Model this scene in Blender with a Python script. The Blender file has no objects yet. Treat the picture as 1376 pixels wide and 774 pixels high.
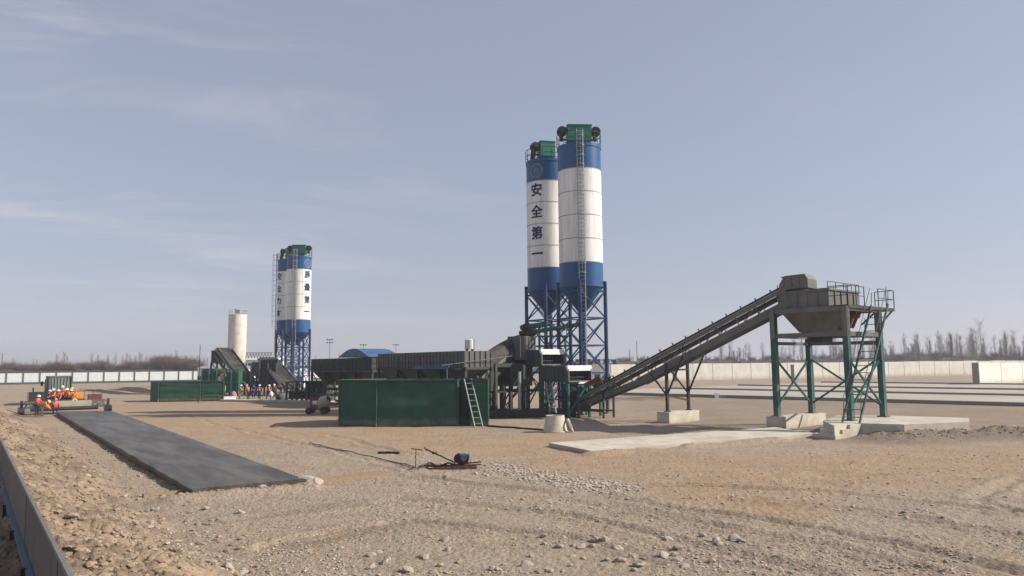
import bpy, bmesh, math, random
import numpy as np
from mathutils import Vector, Matrix, noise as mnoise
R = math.radians
random.seed(7); rng = np.random.default_rng(11)
SC = bpy.context.scene
COL = SC.collection

# ------------------------------------------------------------------ camera, world, sun, exposure
F = 1000.0; PITCH = R(5.82); ROLL = R(0.5); CAM = Vector((0, 0, 4.0))
fw = Vector((0, math.cos(PITCH), math.sin(PITCH))); r0 = Vector((1, 0, 0)); u0 = Vector((0, -math.sin(PITCH), math.cos(PITCH)))
RT = r0 * math.cos(ROLL) - u0 * math.sin(ROLL); UP = u0 * math.cos(ROLL) + r0 * math.sin(ROLL)
cd = bpy.data.cameras.new('camera'); co = bpy.data.objects.new('camera', cd); COL.objects.link(co)
cd.sensor_width = 36; cd.lens = 36 * F / 1376; cd.clip_end = 6000; cd.clip_start = 0.1
m = Matrix((RT, UP, -fw)).transposed().to_4x4(); m.translation = CAM; co.matrix_world = m
SC.camera = co

SUN_AZ, SUN_EL = R(92), R(33)          # azimuth measured from +Y towards +X
W = bpy.data.worlds.new('World'); SC.world = W; W.use_nodes = True
nt = W.node_tree; nt.nodes.clear()
def N(t, ty, **kw):
    n = t.nodes.new(ty)
    for k, v in kw.items(): setattr(n, k, v)
    return n
sky = N(nt, 'ShaderNodeTexSky', sky_type='NISHITA', sun_disc=False, sun_elevation=SUN_EL, sun_rotation=SUN_AZ)
sky.air_density = 1.3; sky.dust_density = 0.7; sky.ozone_density = 2.0; sky.altitude = 900
hsv = N(nt, 'ShaderNodeHueSaturation'); hsv.inputs['Saturation'].default_value = 0.60
tint = N(nt, 'ShaderNodeMix', data_type='RGBA', blend_type='MULTIPLY'); tint.inputs[0].default_value = 1
tint.inputs[7].default_value = (1.0, 0.955, 1.06, 1)
tc = N(nt, 'ShaderNodeTexCoord'); sp = N(nt, 'ShaderNodeSeparateXYZ'); nt.links.new(tc.outputs['Generated'], sp.inputs[0])
def mth(t, op, a, b=None, c=None):
    n = N(t, 'ShaderNodeMath', operation=op)
    for i, v in enumerate((a, b, c)):
        if v is None: continue
        if isinstance(v, (int, float)): n.inputs[i].default_value = v
        else: t.links.new(v, n.inputs[i])
    return n.outputs[0]
zz = mth(nt, 'ADD', mth(nt, 'MAXIMUM', sp.outputs[2], 0.0), 0.12)
cx = mth(nt, 'DIVIDE', sp.outputs[0], zz); cy = mth(nt, 'DIVIDE', sp.outputs[1], zz)
cmb = N(nt, 'ShaderNodeCombineXYZ'); nt.links.new(mth(nt, 'ADD', mth(nt, 'MULTIPLY', cx, 0.55), mth(nt, 'MULTIPLY', cy, 0.25)), cmb.inputs[0]); nt.links.new(mth(nt, 'ADD', mth(nt, 'MULTIPLY', cy, 1.5), mth(nt, 'MULTIPLY', cx, -0.6)), cmb.inputs[1])
cn = N(nt, 'ShaderNodeTexNoise'); cn.inputs['Scale'].default_value = 1.3; cn.inputs['Detail'].default_value = 7; cn.inputs['Roughness'].default_value = 0.62; cn.inputs['Distortion'].default_value = 0.6
nt.links.new(cmb.outputs[0], cn.inputs['Vector'])
cr = N(nt, 'ShaderNodeMapRange'); cr.inputs[1].default_value = 0.46; cr.inputs[2].default_value = 0.80; cr.interpolation_type = 'SMOOTHSTEP'; nt.links.new(cn.outputs[0], cr.inputs[0])
lx = N(nt, 'ShaderNodeMapRange'); lx.inputs[1].default_value = 0.10; lx.inputs[2].default_value = -0.45; nt.links.new(sp.outputs[0], lx.inputs[0])
cfac = mth(nt, 'MULTIPLY', cr.outputs[0], mth(nt, 'ADD', mth(nt, 'MULTIPLY', lx.outputs[0], 0.45), 0.04))
cmix = N(nt, 'ShaderNodeMix', data_type='RGBA'); cmix.inputs[7].default_value = (7.0, 6.8, 7.0, 1)
bg = N(nt, 'ShaderNodeBackground'); bg.inputs[1].default_value = 0.082
wo = N(nt, 'ShaderNodeOutputWorld')
nt.links.new(sky.outputs[0], hsv.inputs['Color']); nt.links.new(hsv.outputs[0], tint.inputs[6]); veil = N(nt, 'ShaderNodeMix', data_type='RGBA'); veil.inputs[0].default_value = 0.48; veil.inputs[7].default_value = (3.75, 4.2, 5.4, 1); nt.links.new(tint.outputs[2], veil.inputs[6]); nt.links.new(veil.outputs[2], cmix.inputs[6])
nt.links.new(cfac, cmix.inputs[0]); nt.links.new(cmix.outputs[2], bg.inputs[0]); nt.links.new(bg.outputs[0], wo.inputs[0])

sl = bpy.data.lights.new('sun', 'SUN'); so = bpy.data.objects.new('sun', sl); COL.objects.link(so)
sl.energy = 5.0; sl.angle = R(0.6); sl.color = (1.0, 0.93, 0.82)
sd = Vector((math.sin(SUN_AZ) * math.cos(SUN_EL), math.cos(SUN_AZ) * math.cos(SUN_EL), math.sin(SUN_EL)))
so.rotation_euler = sd.to_track_quat('Z', 'Y').to_euler(); so.location = (60, 0, 60)
SC.view_settings.view_transform = 'Standard'; SC.view_settings.look = 'None'; SC.view_settings.exposure = 0.4; SC.view_settings.gamma = 1
SC.cycles.use_denoising = True; SC.cycles.max_bounces = 5; SC.cycles.volume_bounces = 0; SC.cycles.caustics_reflective = False; SC.cycles.caustics_refractive = False

# ------------------------------------------------------------------ helpers
def ray(px, py): return fw + RT * ((px - 688) / F) + UP * ((387 - py) / F)
def G(px, py, z=0.0):
    d = ray(px, py); return CAM + d * ((z - CAM.z) / d.z)
def at(px, py, y):
    d = ray(px, py); return CAM + d * (y / d.y)
def P2(px, y): return at(px, 480, y).x            # x of a pixel column at depth y
def zat(px, py, p):                               # height seen at pixel row py for ground position p
    return at(px, py, p[1]).z
V = Vector
U2 = V((-0.585, 0.811, 0)); V2 = V((0.811, 0.585, 0))     # axes the whole site is laid out along
ANG = math.atan2(V2.y, V2.x)

class MB:
    def __init__(s): s.v = []; s.f = []; s.m = []; s.cur = 0
    def mi(s, i): s.cur = i; return s
    def add(s, vs, fs):
        b = len(s.v); s.v += [tuple(v) for v in vs]
        for f in fs: s.f.append(tuple(b + i for i in f)); s.m.append(s.cur)
        return s
    def hexa(s, a):   # 8 points: bottom 4 ccw, top 4 ccw
        return s.add(a, [(3, 2, 1, 0), (4, 5, 6, 7), (0, 1, 5, 4), (1, 2, 6, 5), (2, 3, 7, 6), (3, 0, 4, 7)])
    def box(s, c, d, rz=0):
        cs, sn = math.cos(rz), math.sin(rz); x, y, z = d[0] / 2, d[1] / 2, d[2] / 2
        pts = [(-x, -y, -z), (x, -y, -z), (x, y, -z), (-x, y, -z), (-x, -y, z), (x, -y, z), (x, y, z), (-x, y, z)]
        return s.hexa([(c[0] + p[0] * cs - p[1] * sn, c[1] + p[0] * sn + p[1] * cs, c[2] + p[2]) for p in pts])
    def bar(s, a, b, w, h=None, up=(0, 0, 1)):
        a, b = V(a), V(b); h = h or w; d = (b - a).normalized(); u = V(up)
        if abs(d.dot(u)) > 0.98: u = V((V2.x, V2.y, 0))
        x = d.cross(u).normalized() * (w / 2); y = x.normalized().cross(d).normalized() * (h / 2)
        return s.hexa([a - x - y, a + x - y, a + x + y, a - x + y, b - x - y, b + x - y, b + x + y, b - x + y])
    def tube(s, a, b, r, r2=None, n=10, cap=True):
        a, b = V(a), V(b); r2 = r if r2 is None else r2; d = (b - a).normalized()
        u = V((0, 0, 1)) if abs(d.z) < 0.95 else V((1, 0, 0)); x = d.cross(u).normalized(); y = x.cross(d).normalized()
        vs = []
        for p, q in ((a, r), (b, r2)):
            for i in range(n):
                t = 2 * math.pi * i / n; vs.append(p + x * (math.cos(t) * q) + y * (math.sin(t) * q))
        fs = [(i, (i + 1) % n, n + (i + 1) % n, n + i) for i in range(n)]
        if cap: fs += [tuple(range(n))[::-1], tuple(range(n, 2 * n))]
        return s.add(vs, fs)
    def path(s, pts, r, n=8):
        for a, b in zip(pts[:-1], pts[1:]): s.tube(a, b, r, n=n)
        return s
    def lathe(s, prof, c=(0, 0, 0), n=40, mats=None):
        b = len(s.v)
        for r, z in prof:
            for i in range(n):
                t = 2 * math.pi * i / n; s.v.append((c[0] + r * math.cos(t), c[1] + r * math.sin(t), c[2] + z))
        for k in range(len(prof) - 1):
            for i in range(n):
                j = (i + 1) % n
                s.f.append((b + k * n + i, b + k * n + j, b + (k + 1) * n + j, b + (k + 1) * n + i)); s.m.append(mats[k] if mats else s.cur)
        return s
    def prism(s, poly, z0, z1):
        n = len(poly); vs = [(p[0], p[1], z0) for p in poly] + [(p[0], p[1], z1) for p in poly]
        return s.add(vs, [tuple(range(n))[::-1], tuple(range(n, 2 * n))] + [(i, (i + 1) % n, n + (i + 1) % n, n + i) for i in range(n)])
    def ring(s, c, r, t, n=28):
        pts = [(c[0] + r * math.cos(2 * math.pi * i / n), c[1] + r * math.sin(2 * math.pi * i / n), c[2]) for i in range(n)]
        for i in range(n): s.tube(pts[i], pts[(i + 1) % n], t, n=6, cap=False)
        return s

def link(name, me, parent=None):
    o = bpy.data.objects.new(name, me); COL.objects.link(o)
    if parent is not None: o.parent = parent
    return o
def rootof(o):
    while o.parent: o = o.parent
    return o
def tag(o, label=None, cat=None, group=None, kind=None):
    if label: o['label'] = label
    if cat: o['category'] = cat
    if group: o['group'] = group
    if kind: o['kind'] = kind
    return o
def thing(name, label, cat, loc=(0, 0, 0), group=None, rz=0):
    o = bpy.data.objects.new(name, None); COL.objects.link(o); o.location = loc; o.rotation_euler = (0, 0, rz); o.empty_display_size = 0.3
    return tag(o, label, cat, group)
def obj(name, mb, mat, parent=None, world=True, smooth=False, label=None):
    """one mesh object; world=True: mb holds world coordinates, shifted into the root's frame"""
    me = bpy.data.meshes.new(name)
    vs = mb.v
    if parent is not None and world:
        rt = rootof(parent); mi = (Matrix.Translation(rt.location) @ rt.rotation_euler.to_matrix().to_4x4()).inverted()
        vs = [tuple(mi @ V(v)) for v in vs]; off = None
    elif parent is None:
        a = np.array(vs); off = V(((a[:, 0].min() + a[:, 0].max()) / 2, (a[:, 1].min() + a[:, 1].max()) / 2, a[:, 2].min()))
        vs = [tuple(V(v) - off) for v in vs]
    else: off = None
    me.from_pydata(vs, [], mb.f)
    mats = mat if isinstance(mat, (list, tuple)) else [mat]
    for mm in mats: me.materials.append(mm)
    if len(mats) > 1: me.polygons.foreach_set('material_index', mb.m)
    if smooth: me.polygons.foreach_set('use_smooth', [True] * len(me.polygons))
    me.update()
    bm = bmesh.new(); bm.from_mesh(me); bmesh.ops.recalc_face_normals(bm, faces=bm.faces); bm.to_mesh(me); bm.free()
    if smooth:
        try: me.set_sharp_from_angle(angle=R(35))
        except Exception: pass
    o = link(name, me, parent)
    if parent is None and off is not None: o.location = off
    if label: o['label'] = label
    return o
def copy_tree(o, parent=None):
    c = o.copy(); COL.objects.link(c); c.parent = parent
    for ch in [k for k in o.children]: copy_tree(ch, c)
    return c

# ------------------------------------------------------------------ materials
def mat(name, c1, c2=None, scale=3.0, rough=0.7, metal=0.0, bump=0.0, bscale=20.0, stretch=(1, 1, 1), spec=0.3, dirt=None, dirt_amt=0.0, dirt_scale=1.2, rz=0.0):
    M = bpy.data.materials.new(name); M.use_nodes = True; t = M.node_tree; b = t.nodes['Principled BSDF']
    b.inputs['Roughness'].default_value = rough; b.inputs['Metallic'].default_value = metal; b.inputs['Specular IOR Level'].default_value = spec
    c2 = c2 or tuple(x * 0.75 for x in c1)
    tcn = N(t, 'ShaderNodeTexCoord'); mp = N(t, 'ShaderNodeMapping'); mp.inputs['Scale'].default_value = stretch
    if rz:
        m0_ = N(t, 'ShaderNodeMapping'); m0_.inputs['Rotation'].default_value = (0, 0, rz); t.links.new(tcn.outputs['Object'], m0_.inputs[0]); t.links.new(m0_.outputs[0], mp.inputs[0])
    else: t.links.new(tcn.outputs['Object'], mp.inputs[0])
    no = N(t, 'ShaderNodeTexNoise'); no.inputs['Scale'].default_value = scale; no.inputs['Detail'].default_value = 6; no.inputs['Roughness'].default_value = 0.65
    t.links.new(mp.outputs[0], no.inputs['Vector'])
    mr = N(t, 'ShaderNodeMapRange'); mr.inputs[1].default_value = 0.32; mr.inputs[2].default_value = 0.68; t.links.new(no.outputs[0], mr.inputs[0])
    mx = N(t, 'ShaderNodeMix', data_type='RGBA'); mx.inputs[6].default_value = (*c1, 1); mx.inputs[7].default_value = (*c2, 1); t.links.new(mr.outputs[0], mx.inputs[0])
    out = mx.outputs[2]
    if dirt:
        n2 = N(t, 'ShaderNodeTexNoise'); n2.inputs['Scale'].default_value = dirt_scale; n2.inputs['Detail'].default_value = 8; n2.inputs['Roughness'].default_value = 0.7
        t.links.new(mp.outputs[0], n2.inputs['Vector'])
        m2 = N(t, 'ShaderNodeMapRange'); m2.inputs[1].default_value = 0.42; m2.inputs[2].default_value = 0.75; m2.inputs[4].default_value = dirt_amt; t.links.new(n2.outputs[0], m2.inputs[0])
        x2 = N(t, 'ShaderNodeMix', data_type='RGBA'); x2.inputs[7].default_value = (*dirt, 1); t.links.new(out, x2.inputs[6]); t.links.new(m2.outputs[0], x2.inputs[0]); out = x2.outputs[2]
    t.links.new(out, b.inputs['Base Color'])
    if bump > 0:
        n3 = N(t, 'ShaderNodeTexNoise'); n3.inputs['Scale'].default_value = bscale; n3.inputs['Detail'].default_value = 6
        t.links.new(tcn.outputs['Object'], n3.inputs['Vector'])
        bp = N(t, 'ShaderNodeBump'); bp.inputs['Strength'].default_value = bump; bp.inputs['Distance'].default_value = 0.05
        t.links.new(n3.outputs[0], bp.inputs['Height']); t.links.new(bp.outputs[0], b.inputs['Normal'])
    return M
DUST = (0.30, 0.24, 0.18)
M = {}
M['white'] = mat('silo_white', (0.84, 0.84, 0.82), (0.76, 0.76, 0.74), 1.0, 0.45, stretch=(1, 1, 0.07), dirt=(0.42, 0.38, 0.32), dirt_amt=0.75, dirt_scale=2.6)
M['blue'] = mat('silo_blue', (0.013, 0.085, 0.23), (0.009, 0.062, 0.175), 1.0, 0.4, stretch=(1, 1, 0.15), dirt=(0.10, 0.16, 0.28), dirt_amt=0.4)
M['seam'] = mat('seam_grey', (0.32, 0.33, 0.34), rough=0.7)
M['legblue'] = mat('leg_blue', (0.011, 0.042, 0.135), (0.008, 0.03, 0.10), 2.0, 0.45, dirt=(0.14, 0.16, 0.22), dirt_amt=0.35)
M['ink'] = mat('sign_paint', (0.010, 0.022, 0.10), rough=0.6)
M['pale'] = mat('pale_paint', (0.20, 0.27, 0.38), rough=0.6)
M['green'] = mat('machine_green', (0.016, 0.125, 0.085), (0.012, 0.085, 0.06), 2.0, 0.5, dirt=DUST, dirt_amt=0.25)
M['hood'] = mat('orange_machine_paint', (0.75, 0.27, 0.03), (0.6, 0.2, 0.03), 3, .5, dirt=DUST, dirt_amt=.4)
M['valve'] = mat('red_valve_paint', (0.30, 0.035, 0.035), (0.22, 0.03, 0.03), 3, .5, dirt=DUST, dirt_amt=.3)
M['fgreen'] = mat('filter_green', (0.016, 0.19, 0.13), (0.012, 0.14, 0.10), 2.0, 0.45, dirt=DUST, dirt_amt=0.15)
M['ladgreen'] = mat('pale_green_paint', (0.24, 0.33, 0.28), (0.17, 0.24, 0.20), 3.0, 0.55)
M['channel'] = mat('grey_channel', (0.17, 0.17, 0.155), (0.11, 0.11, 0.10), 2.0, .6, dirt=DUST, dirt_amt=.5)
M['dgreen'] = mat('olive_steel', (0.056, 0.066, 0.058), (0.036, 0.045, 0.04), 2.0, 0.6, dirt=(0.13, 0.115, 0.085), dirt_amt=0.45)
M['teal'] = mat('leg_teal', (0.016, 0.095, 0.085), (0.012, 0.065, 0.062), 2.0, 0.5, dirt=(0.16, 0.17, 0.14), dirt_amt=0.5)
M['steel'] = mat('weathered_steel', (0.135, 0.136, 0.128), (0.085, 0.088, 0.084), 1.5, 0.55, dirt=(0.19, 0.17, 0.135), dirt_amt=0.5, stretch=(1, 1, 0.4))
M['dsteel'] = mat('dark_steel', (0.03, 0.03, 0.03), (0.02, 0.02, 0.02), 2.0, 0.6, dirt=(0.11, 0.095, 0.075), dirt_amt=0.35)
M['lsteel'] = mat('galvanised', (0.42, 0.44, 0.42), (0.30, 0.32, 0.31), 3.0, 0.45, 0.4)
M['belt'] = mat('rubber_belt', (0.022, 0.022, 0.022), (0.04, 0.037, 0.033), 4.0, 0.8, dirt=DUST, dirt_amt=0.35)
M['black'] = mat('black_rubber', (0.018, 0.018, 0.018), (0.03, 0.03, 0.03), 4.0, 0.7)
M['concrete'] = mat('cast_concrete', (0.58, 0.53, 0.44), (0.48, 0.43, 0.35), 1.4, 0.9, bump=0.3, bscale=14, dirt=(0.24, 0.20, 0.155), dirt_amt=0.6, dirt_scale=0.8)
M['wallc'] = mat('wall_concrete', (0.80, 0.77, 0.69), (0.70, 0.67, 0.59), 0.7, 0.9, bump=0.2, bscale=8, dirt=(0.46, 0.43, 0.37), dirt_amt=0.5, dirt_scale=0.6, stretch=(1, 1, 0.6))
M['post'] = mat('concrete_post', (0.26, 0.24, 0.20), rough=0.9)
M['net'] = mat('green_panel', (0.018, 0.085, 0.055), (0.013, 0.062, 0.042), 1.2, 0.75, bump=0.25, bscale=3.0, dirt=(0.06, 0.10, 0.07), dirt_amt=0.5, dirt_scale=0.9)
def dusty_base(Mt, h, amt):
    t = Mt.node_tree; b = t.nodes['Principled BSDF']; src = b.inputs['Base Color'].links[0].from_socket; tcn = N(t, 'ShaderNodeTexCoord'); sx = N(t, 'ShaderNodeSeparateXYZ'); t.links.new(tcn.outputs['Object'], sx.inputs[0])
    no = N(t, 'ShaderNodeTexNoise'); no.inputs['Scale'].default_value = 2.5; no.inputs['Detail'].default_value = 6; t.links.new(tcn.outputs['Object'], no.inputs['Vector'])
    mr = N(t, 'ShaderNodeMapRange'); mr.inputs[1].default_value = h; mr.inputs[2].default_value = 0.0; mr.inputs[4].default_value = amt; t.links.new(mth(t, 'ADD', sx.outputs[2], mth(t, 'MULTIPLY', mth(t, 'SUBTRACT', no.outputs[0], .5), h * 1.6)), mr.inputs[0])
    mx = N(t, 'ShaderNodeMix', data_type='RGBA'); mx.inputs[7].default_value = (*DUST, 1); t.links.new(mr.outputs[0], mx.inputs[0]); t.links.new(src, mx.inputs[6]); t.links.new(mx.outputs[2], b.inputs['Base Color'])
dusty_base(M['net'], .55, .5); dusty_base(M['concrete'], .28, .55); dusty_base(M['wallc'], .9, .5); dusty_base(M['teal'], 1.6, .5); dusty_base(M['legblue'], 1.2, .5)
M['fencew'] = mat('fence_sheet', (0.80, 0.84, 0.82), (0.74, 0.78, 0.76), 0.5, 0.6, dirt=(0.5, 0.48, 0.43), dirt_amt=0.4)
M['fenceg'] = mat('fence_base', (0.09, 0.12, 0.11), rough=0.8)
M['rust'] = mat('red_primer', (0.17, 0.05, 0.033), (0.11, 0.037, 0.025), 4.0, 0.7, dirt=DUST, dirt_amt=0.4)
M['sheet'] = mat('roof_sheet', (0.78, 0.78, 0.74), (0.66, 0.66, 0.62), 2.0, 0.5)
M['bluetarp'] = mat('blue_sheet', (0.04, 0.11, 0.24), (0.03, 0.08, 0.19), 1.5, 0.6, dirt=(0.25, 0.28, 0.3), dirt_amt=0.4)
M['wood'] = mat('raw_timber', (0.33, 0.25, 0.165), (0.23, 0.165, 0.105), 3.0, 0.85, bump=0.4, bscale=30, stretch=(1, 6, 6))
M['glass'] = mat('window_glass', (0.03, 0.04, 0.05), rough=0.15, spec=0.6)
M['orange'] = mat('orange_cloth', (0.95, 0.24, 0.035), (0.85, 0.19, 0.03), 6, 0.9)
M['red'] = mat('red_cloth', (0.62, 0.07, 0.06), (0.48, 0.05, 0.05), 6, 0.9)
M['pink'] = mat('pink_red_cloth', (0.75, 0.12, 0.14), (0.6, 0.09, 0.11), 6, 0.9)
M['dpink'] = mat('faded_pink_cloth', (0.42, 0.22, 0.20), (0.33, 0.17, 0.15), 5, .9)
M['dkcloth'] = mat('dark_cloth', (0.03, 0.033, 0.045), rough=0.9)
M['navy'] = mat('navy_cloth', (0.035, 0.045, 0.11), rough=0.9)
M['olive'] = mat('olive_cloth', (0.13, 0.115, 0.06), rough=0.9)
M['beige'] = mat('beige_cloth', (0.45, 0.38, 0.28), rough=0.9)
M['maroon'] = mat('maroon_cloth', (0.20, 0.05, 0.06), rough=0.9)
M['skin'] = mat('skin_tone', (0.42, 0.25, 0.17), rough=0.6)
M['hair'] = mat('black_hair', (0.015, 0.013, 0.012), rough=0.6)
M['helmetw'] = mat('white_helmet', (0.82, 0.80, 0.70), rough=0.35)
M['helmety'] = mat('yellow_helmet', (0.85, 0.62, 0.18), rough=0.35)
M['reflect'] = mat('reflective_tape', (0.75, 0.75, 0.65), rough=0.4)

# ------------------------------------------------------------------ terrain
def hsh(ix, iy, s):
    h = (ix.astype(np.int64) * 374761393 + iy.astype(np.int64) * 668265263 + s * 974711) & 0x7fffffff
    h = ((h ^ (h >> 13)) * 1274126177) & 0x7fffffff
    return ((h ^ (h >> 16)) & 0xffff) / 65535.0
def vn(x, y, s=0):
    ix, iy = np.floor(x), np.floor(y); fx, fy = x - ix, y - iy
    fx = fx * fx * (3 - 2 * fx); fy = fy * fy * (3 - 2 * fy)
    a, b, c, d = hsh(ix, iy, s), hsh(ix + 1, iy, s), hsh(ix, iy + 1, s), hsh(ix + 1, iy + 1, s)
    return (a + (b - a) * fx) * (1 - fy) + (c + (d - c) * fx) * fy
def fbm(x, y, o=4, s=0, g=0.5):
    t = 0; a = 1; n = 0
    for i in range(o):
        t = t + a * vn(x * 2 ** i + 17.3 * i, y * 2 ** i - 9.1 * i, s + i); n += a; a *= g
    return t / n - 0.5
def dpoly(x, y, pts):
    """distance to a polyline and signed side (positive = right of its direction)"""
    best = np.full(x.shape, 1e9); sg = np.zeros(x.shape)
    for (ax, ay), (bx, by) in zip(pts[:-1], pts[1:]):
        dx, dy = bx - ax, by - ay; L = dx * dx + dy * dy
        t = np.clip(((x - ax) * dx + (y - ay) * dy) / L, 0, 1)
        d = np.hypot(x - ax - t * dx, y - ay - t * dy); k = d < best
        best = np.where(k, d, best); sg = np.where(k, np.sign((x - ax) * dy - (y - ay) * dx), sg)
    return best, sg
def ss(a, b, x):
    t = np.clip((x - a) / (b - a), 0, 1); return t * t * (3 - 2 * t)
def gpl(pix): return [(G(*p).x, G(*p).y) for p in pix]
F0 = G(92, 774, 2.0); F1 = G(0, 590, 2.0); FD = (F1 - F0); FD.z = 0; FD.normalize(); FN = V((FD.y, -FD.x, 0))   # fence line, FN points into the site
FA = F0 - FD * 9; FB = F0 + FD * 75
BERM = [(FA.x + FN.x * .2, FA.y + FN.y * .2), (FB.x + FN.x * .2, FB.y + FN.y * .2)]
RUTS = [gpl([(300, 700), (520, 668), (760, 690), (980, 735), (1130, 772)]), gpl([(360, 735), (560, 700), (760, 722), (900, 760)]),
        gpl([(560, 640), (800, 668), (1000, 690), (1200, 725), (1376, 768)]), gpl([(760, 672), (960, 700), (1160, 745), (1260, 772)]),
        gpl([(900, 650), (1100, 660), (1376, 690)]), gpl([(1000, 672), (1180, 690), (1376, 722)]), gpl([(1376, 640), (1330, 650), (1310, 672), (1376, 690)]),
        gpl([(250, 560), (420, 600), (560, 632)]), gpl([(330, 565), (470, 592), (560, 612)])]
ORANGE = [gpl([(180, 560), (420, 582), (560, 590), (760, 600)]), gpl([(860, 620), (960, 660), (1010, 672)]), gpl([(800, 612), (1000, 640), (1376, 612)]), gpl([(180, 545), (420, 555)])]
HEAP = [(G(1192, 588).x, G(1192, 588).y), (G(1250, 586).x, G(1250, 586).y), (G(1400, 585).x, G(1400, 585).y)]
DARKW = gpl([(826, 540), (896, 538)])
STONEB = gpl([(655, 628), (720, 638), (830, 655)])
SLABL = [G(258, 657, .28), G(412, 643, .28), G(152, 552, .28), G(76, 553, .28)]
MOUND = gpl([(90, 531), (190, 527)])
def terrain(x, y):
    r = np.hypot(x, y)
    near = 1 - ss(45, 90, r)
    z = fbm(x * .12, y * .12, 3, 3) * 0.10 * (0.4 + 0.6 * near) + fbm(x * .9, y * .9, 4, 9) * 0.07 * near + np.abs(fbm(x * 4, y * 4, 4, 21, .7)) * 0.11 * (1 - ss(24, 60, r)) * (0.4 + 1.2 * vn(x * .3, y * .3, 8))
    for k, p in enumerate(RUTS):
        d, _ = dpoly(x + fbm(x * .25, y * .25, 2, 40 + k) * 1.4, y + fbm(x * .25, y * .25, 2, 60 + k) * 1.4, p)
        mod = 0.55 + 0.9 * vn(x * .6, y * .6, 77 + k)
        z = z + (-0.036 * np.exp(-(d / .2) ** 2) + 0.028 * np.exp(-((d - .4) / .16) ** 2)) * mod * (0.6 + 1.6 * np.abs(fbm(x * 3, y * 3, 3, 51 + k)) * 3)
    # loose soil thrown up along the fence
    d, sg = dpoly(x, y, BERM); w = 3.1 + 1.4 * fbm(x * .25, y * .25, 2, 5); q = np.clip(1 - np.abs(d) / w, 0, 1)
    ins = np.where(sg > 0, 1.0, 0.85)
    rough = fbm(x * .9, y * .9, 7, 13, .66)
    z = z + ins * (1.35 + 0.35 * fbm(x * .2, y * .2, 2, 6)) * q ** 1.1 + (rough * 0.85 + (np.abs(fbm(x * 2.3, y * 2.3, 5, 19, .75)) - .1) * .25) * ss(0, .4, q)
    d, _ = dpoly(x, y, HEAP); q = np.exp(-(d / 1.2) ** 2); z = z + q * (0.42 + rough * 0.7)
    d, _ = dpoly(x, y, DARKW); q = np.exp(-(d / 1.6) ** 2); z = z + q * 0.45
    d, _ = dpoly(x, y, MOUND); q = np.exp(-(d / 2.5) ** 2); z = z + q * (0.9 + rough * .5)
    d, _ = dpoly(x, y, [(SLABL[0].x - .25, SLABL[0].y - .5), (SLABL[1].x + .1, SLABL[1].y - .42)]); z = z + np.exp(-(d / .5) ** 2) * .17
    d, _ = dpoly(x, y, [(3.4, 33.1), (13.6, 38.7)]); z = z + np.exp(-(d / .45) ** 2) * np.clip(.12 + .5 * fbm(x * .7, y * .7, 4, 71), 0, .2)
    # ground is trodden level under slabs and machines
    return z - 0.02
def masks(x, y):
    og = np.zeros(x.shape)
    wob = fbm(x * .18, y * .18, 4, 31) * 3.0
    for p, w in zip(ORANGE, (6.5, 2.8, 5.5, 10)):
        d, _ = dpoly(x, y, p); og = np.maximum(og, 1 - ss(w * .4, w * 1.15, d + wob))
    d, sg = dpoly(x, y, BERM); og = np.maximum(og, .62 * (1 - ss(2.6, 4.2, d + wob * .3)))
    d, _ = dpoly(x, y, MOUND); og = np.maximum(og, .8 * (1 - ss(3, 7, d)))
    gv = np.clip(0.8 + fbm(x * .15, y * .15, 4, 55) * 1.5, 0.1, 1) * (1 - .7 * og)
    dk = np.zeros(x.shape)
    d, _ = dpoly(x, y, HEAP); dk = np.maximum(dk, (1 - ss(1.4, 5.0, d + wob * .5)) * .6)
    brow = ss(8, 14, x) * (1 - ss(60, 75, x)) * ss(40, 46, y + wob) * (1 - ss(70, 92, y + .98 * (x - 40) + 0 * y)) ; dk = np.maximum(dk, brow * (.30 + .5 * fbm(x * .4, y * .4, 4, 111))); gv = np.maximum(gv, brow)
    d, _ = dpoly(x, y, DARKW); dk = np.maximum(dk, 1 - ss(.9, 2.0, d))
    d, _ = dpoly(x, y, BERM); dk = np.maximum(dk, .75 * (1 - ss(2.4, 4.0, d)) * ss(.42, .62, .5 + fbm(x * .55, y * .55, 5, 101, .6)))
    for p in RUTS[:6]:
        d, _ = dpoly(x + fbm(x * .25, y * .25, 2, 40) * 1.4, y, p); dk = np.maximum(dk, .38 * np.exp(-(d / .3) ** 2) * (0.4 + vn(x * .4, y * .4, 91)))
    return og, gv, dk
def tz(x, y): return float(terrain(np.array([float(x)]), np.array([float(y)]))[0])

az = np.concatenate([np.linspace(-180, -46, 40)[:-1], np.linspace(-46, 44, 760), np.linspace(44, 180, 40)[1:-1]]) * math.pi / 180
dep = np.concatenate([[1333, 900, 700, 560, 470, 410, 370, 345], np.arange(335, 60, -1.0), np.arange(60, 30, -1.0), np.geomspace(30, 2.7, 45)])
rr = 4000.0 / dep
nA, nR = len(az), len(rr)
AZ, RR = np.meshgrid(az, rr); X = np.sin(AZ) * RR; Y = np.cos(AZ) * RR
Xf, Yf = X.ravel(), Y.ravel(); Zf = terrain(Xf, Yf)
verts = np.column_stack([Xf, Yf, Zf]); verts = np.vstack([verts, [0, 0, 0]])
idx = np.arange(nA * nR).reshape(nR, nA); nx = np.roll(idx, -1, axis=1)
quads = np.stack([idx[:-1], idx[1:], nx[1:], nx[:-1]], -1).reshape(-1, 4)
tris = np.stack([np.full(nA, nA * nR), idx[0], nx[0]], -1)
me = bpy.data.meshes.new('ground'); me.from_pydata(verts.tolist(), [], quads.tolist() + tris.tolist())
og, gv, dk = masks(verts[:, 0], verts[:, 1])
ca = me.color_attributes.new('soil', 'FLOAT_COLOR', 'POINT'); ca.data.foreach_set('color', np.column_stack([og, gv, dk, np.ones(len(og))]).ravel())
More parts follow.
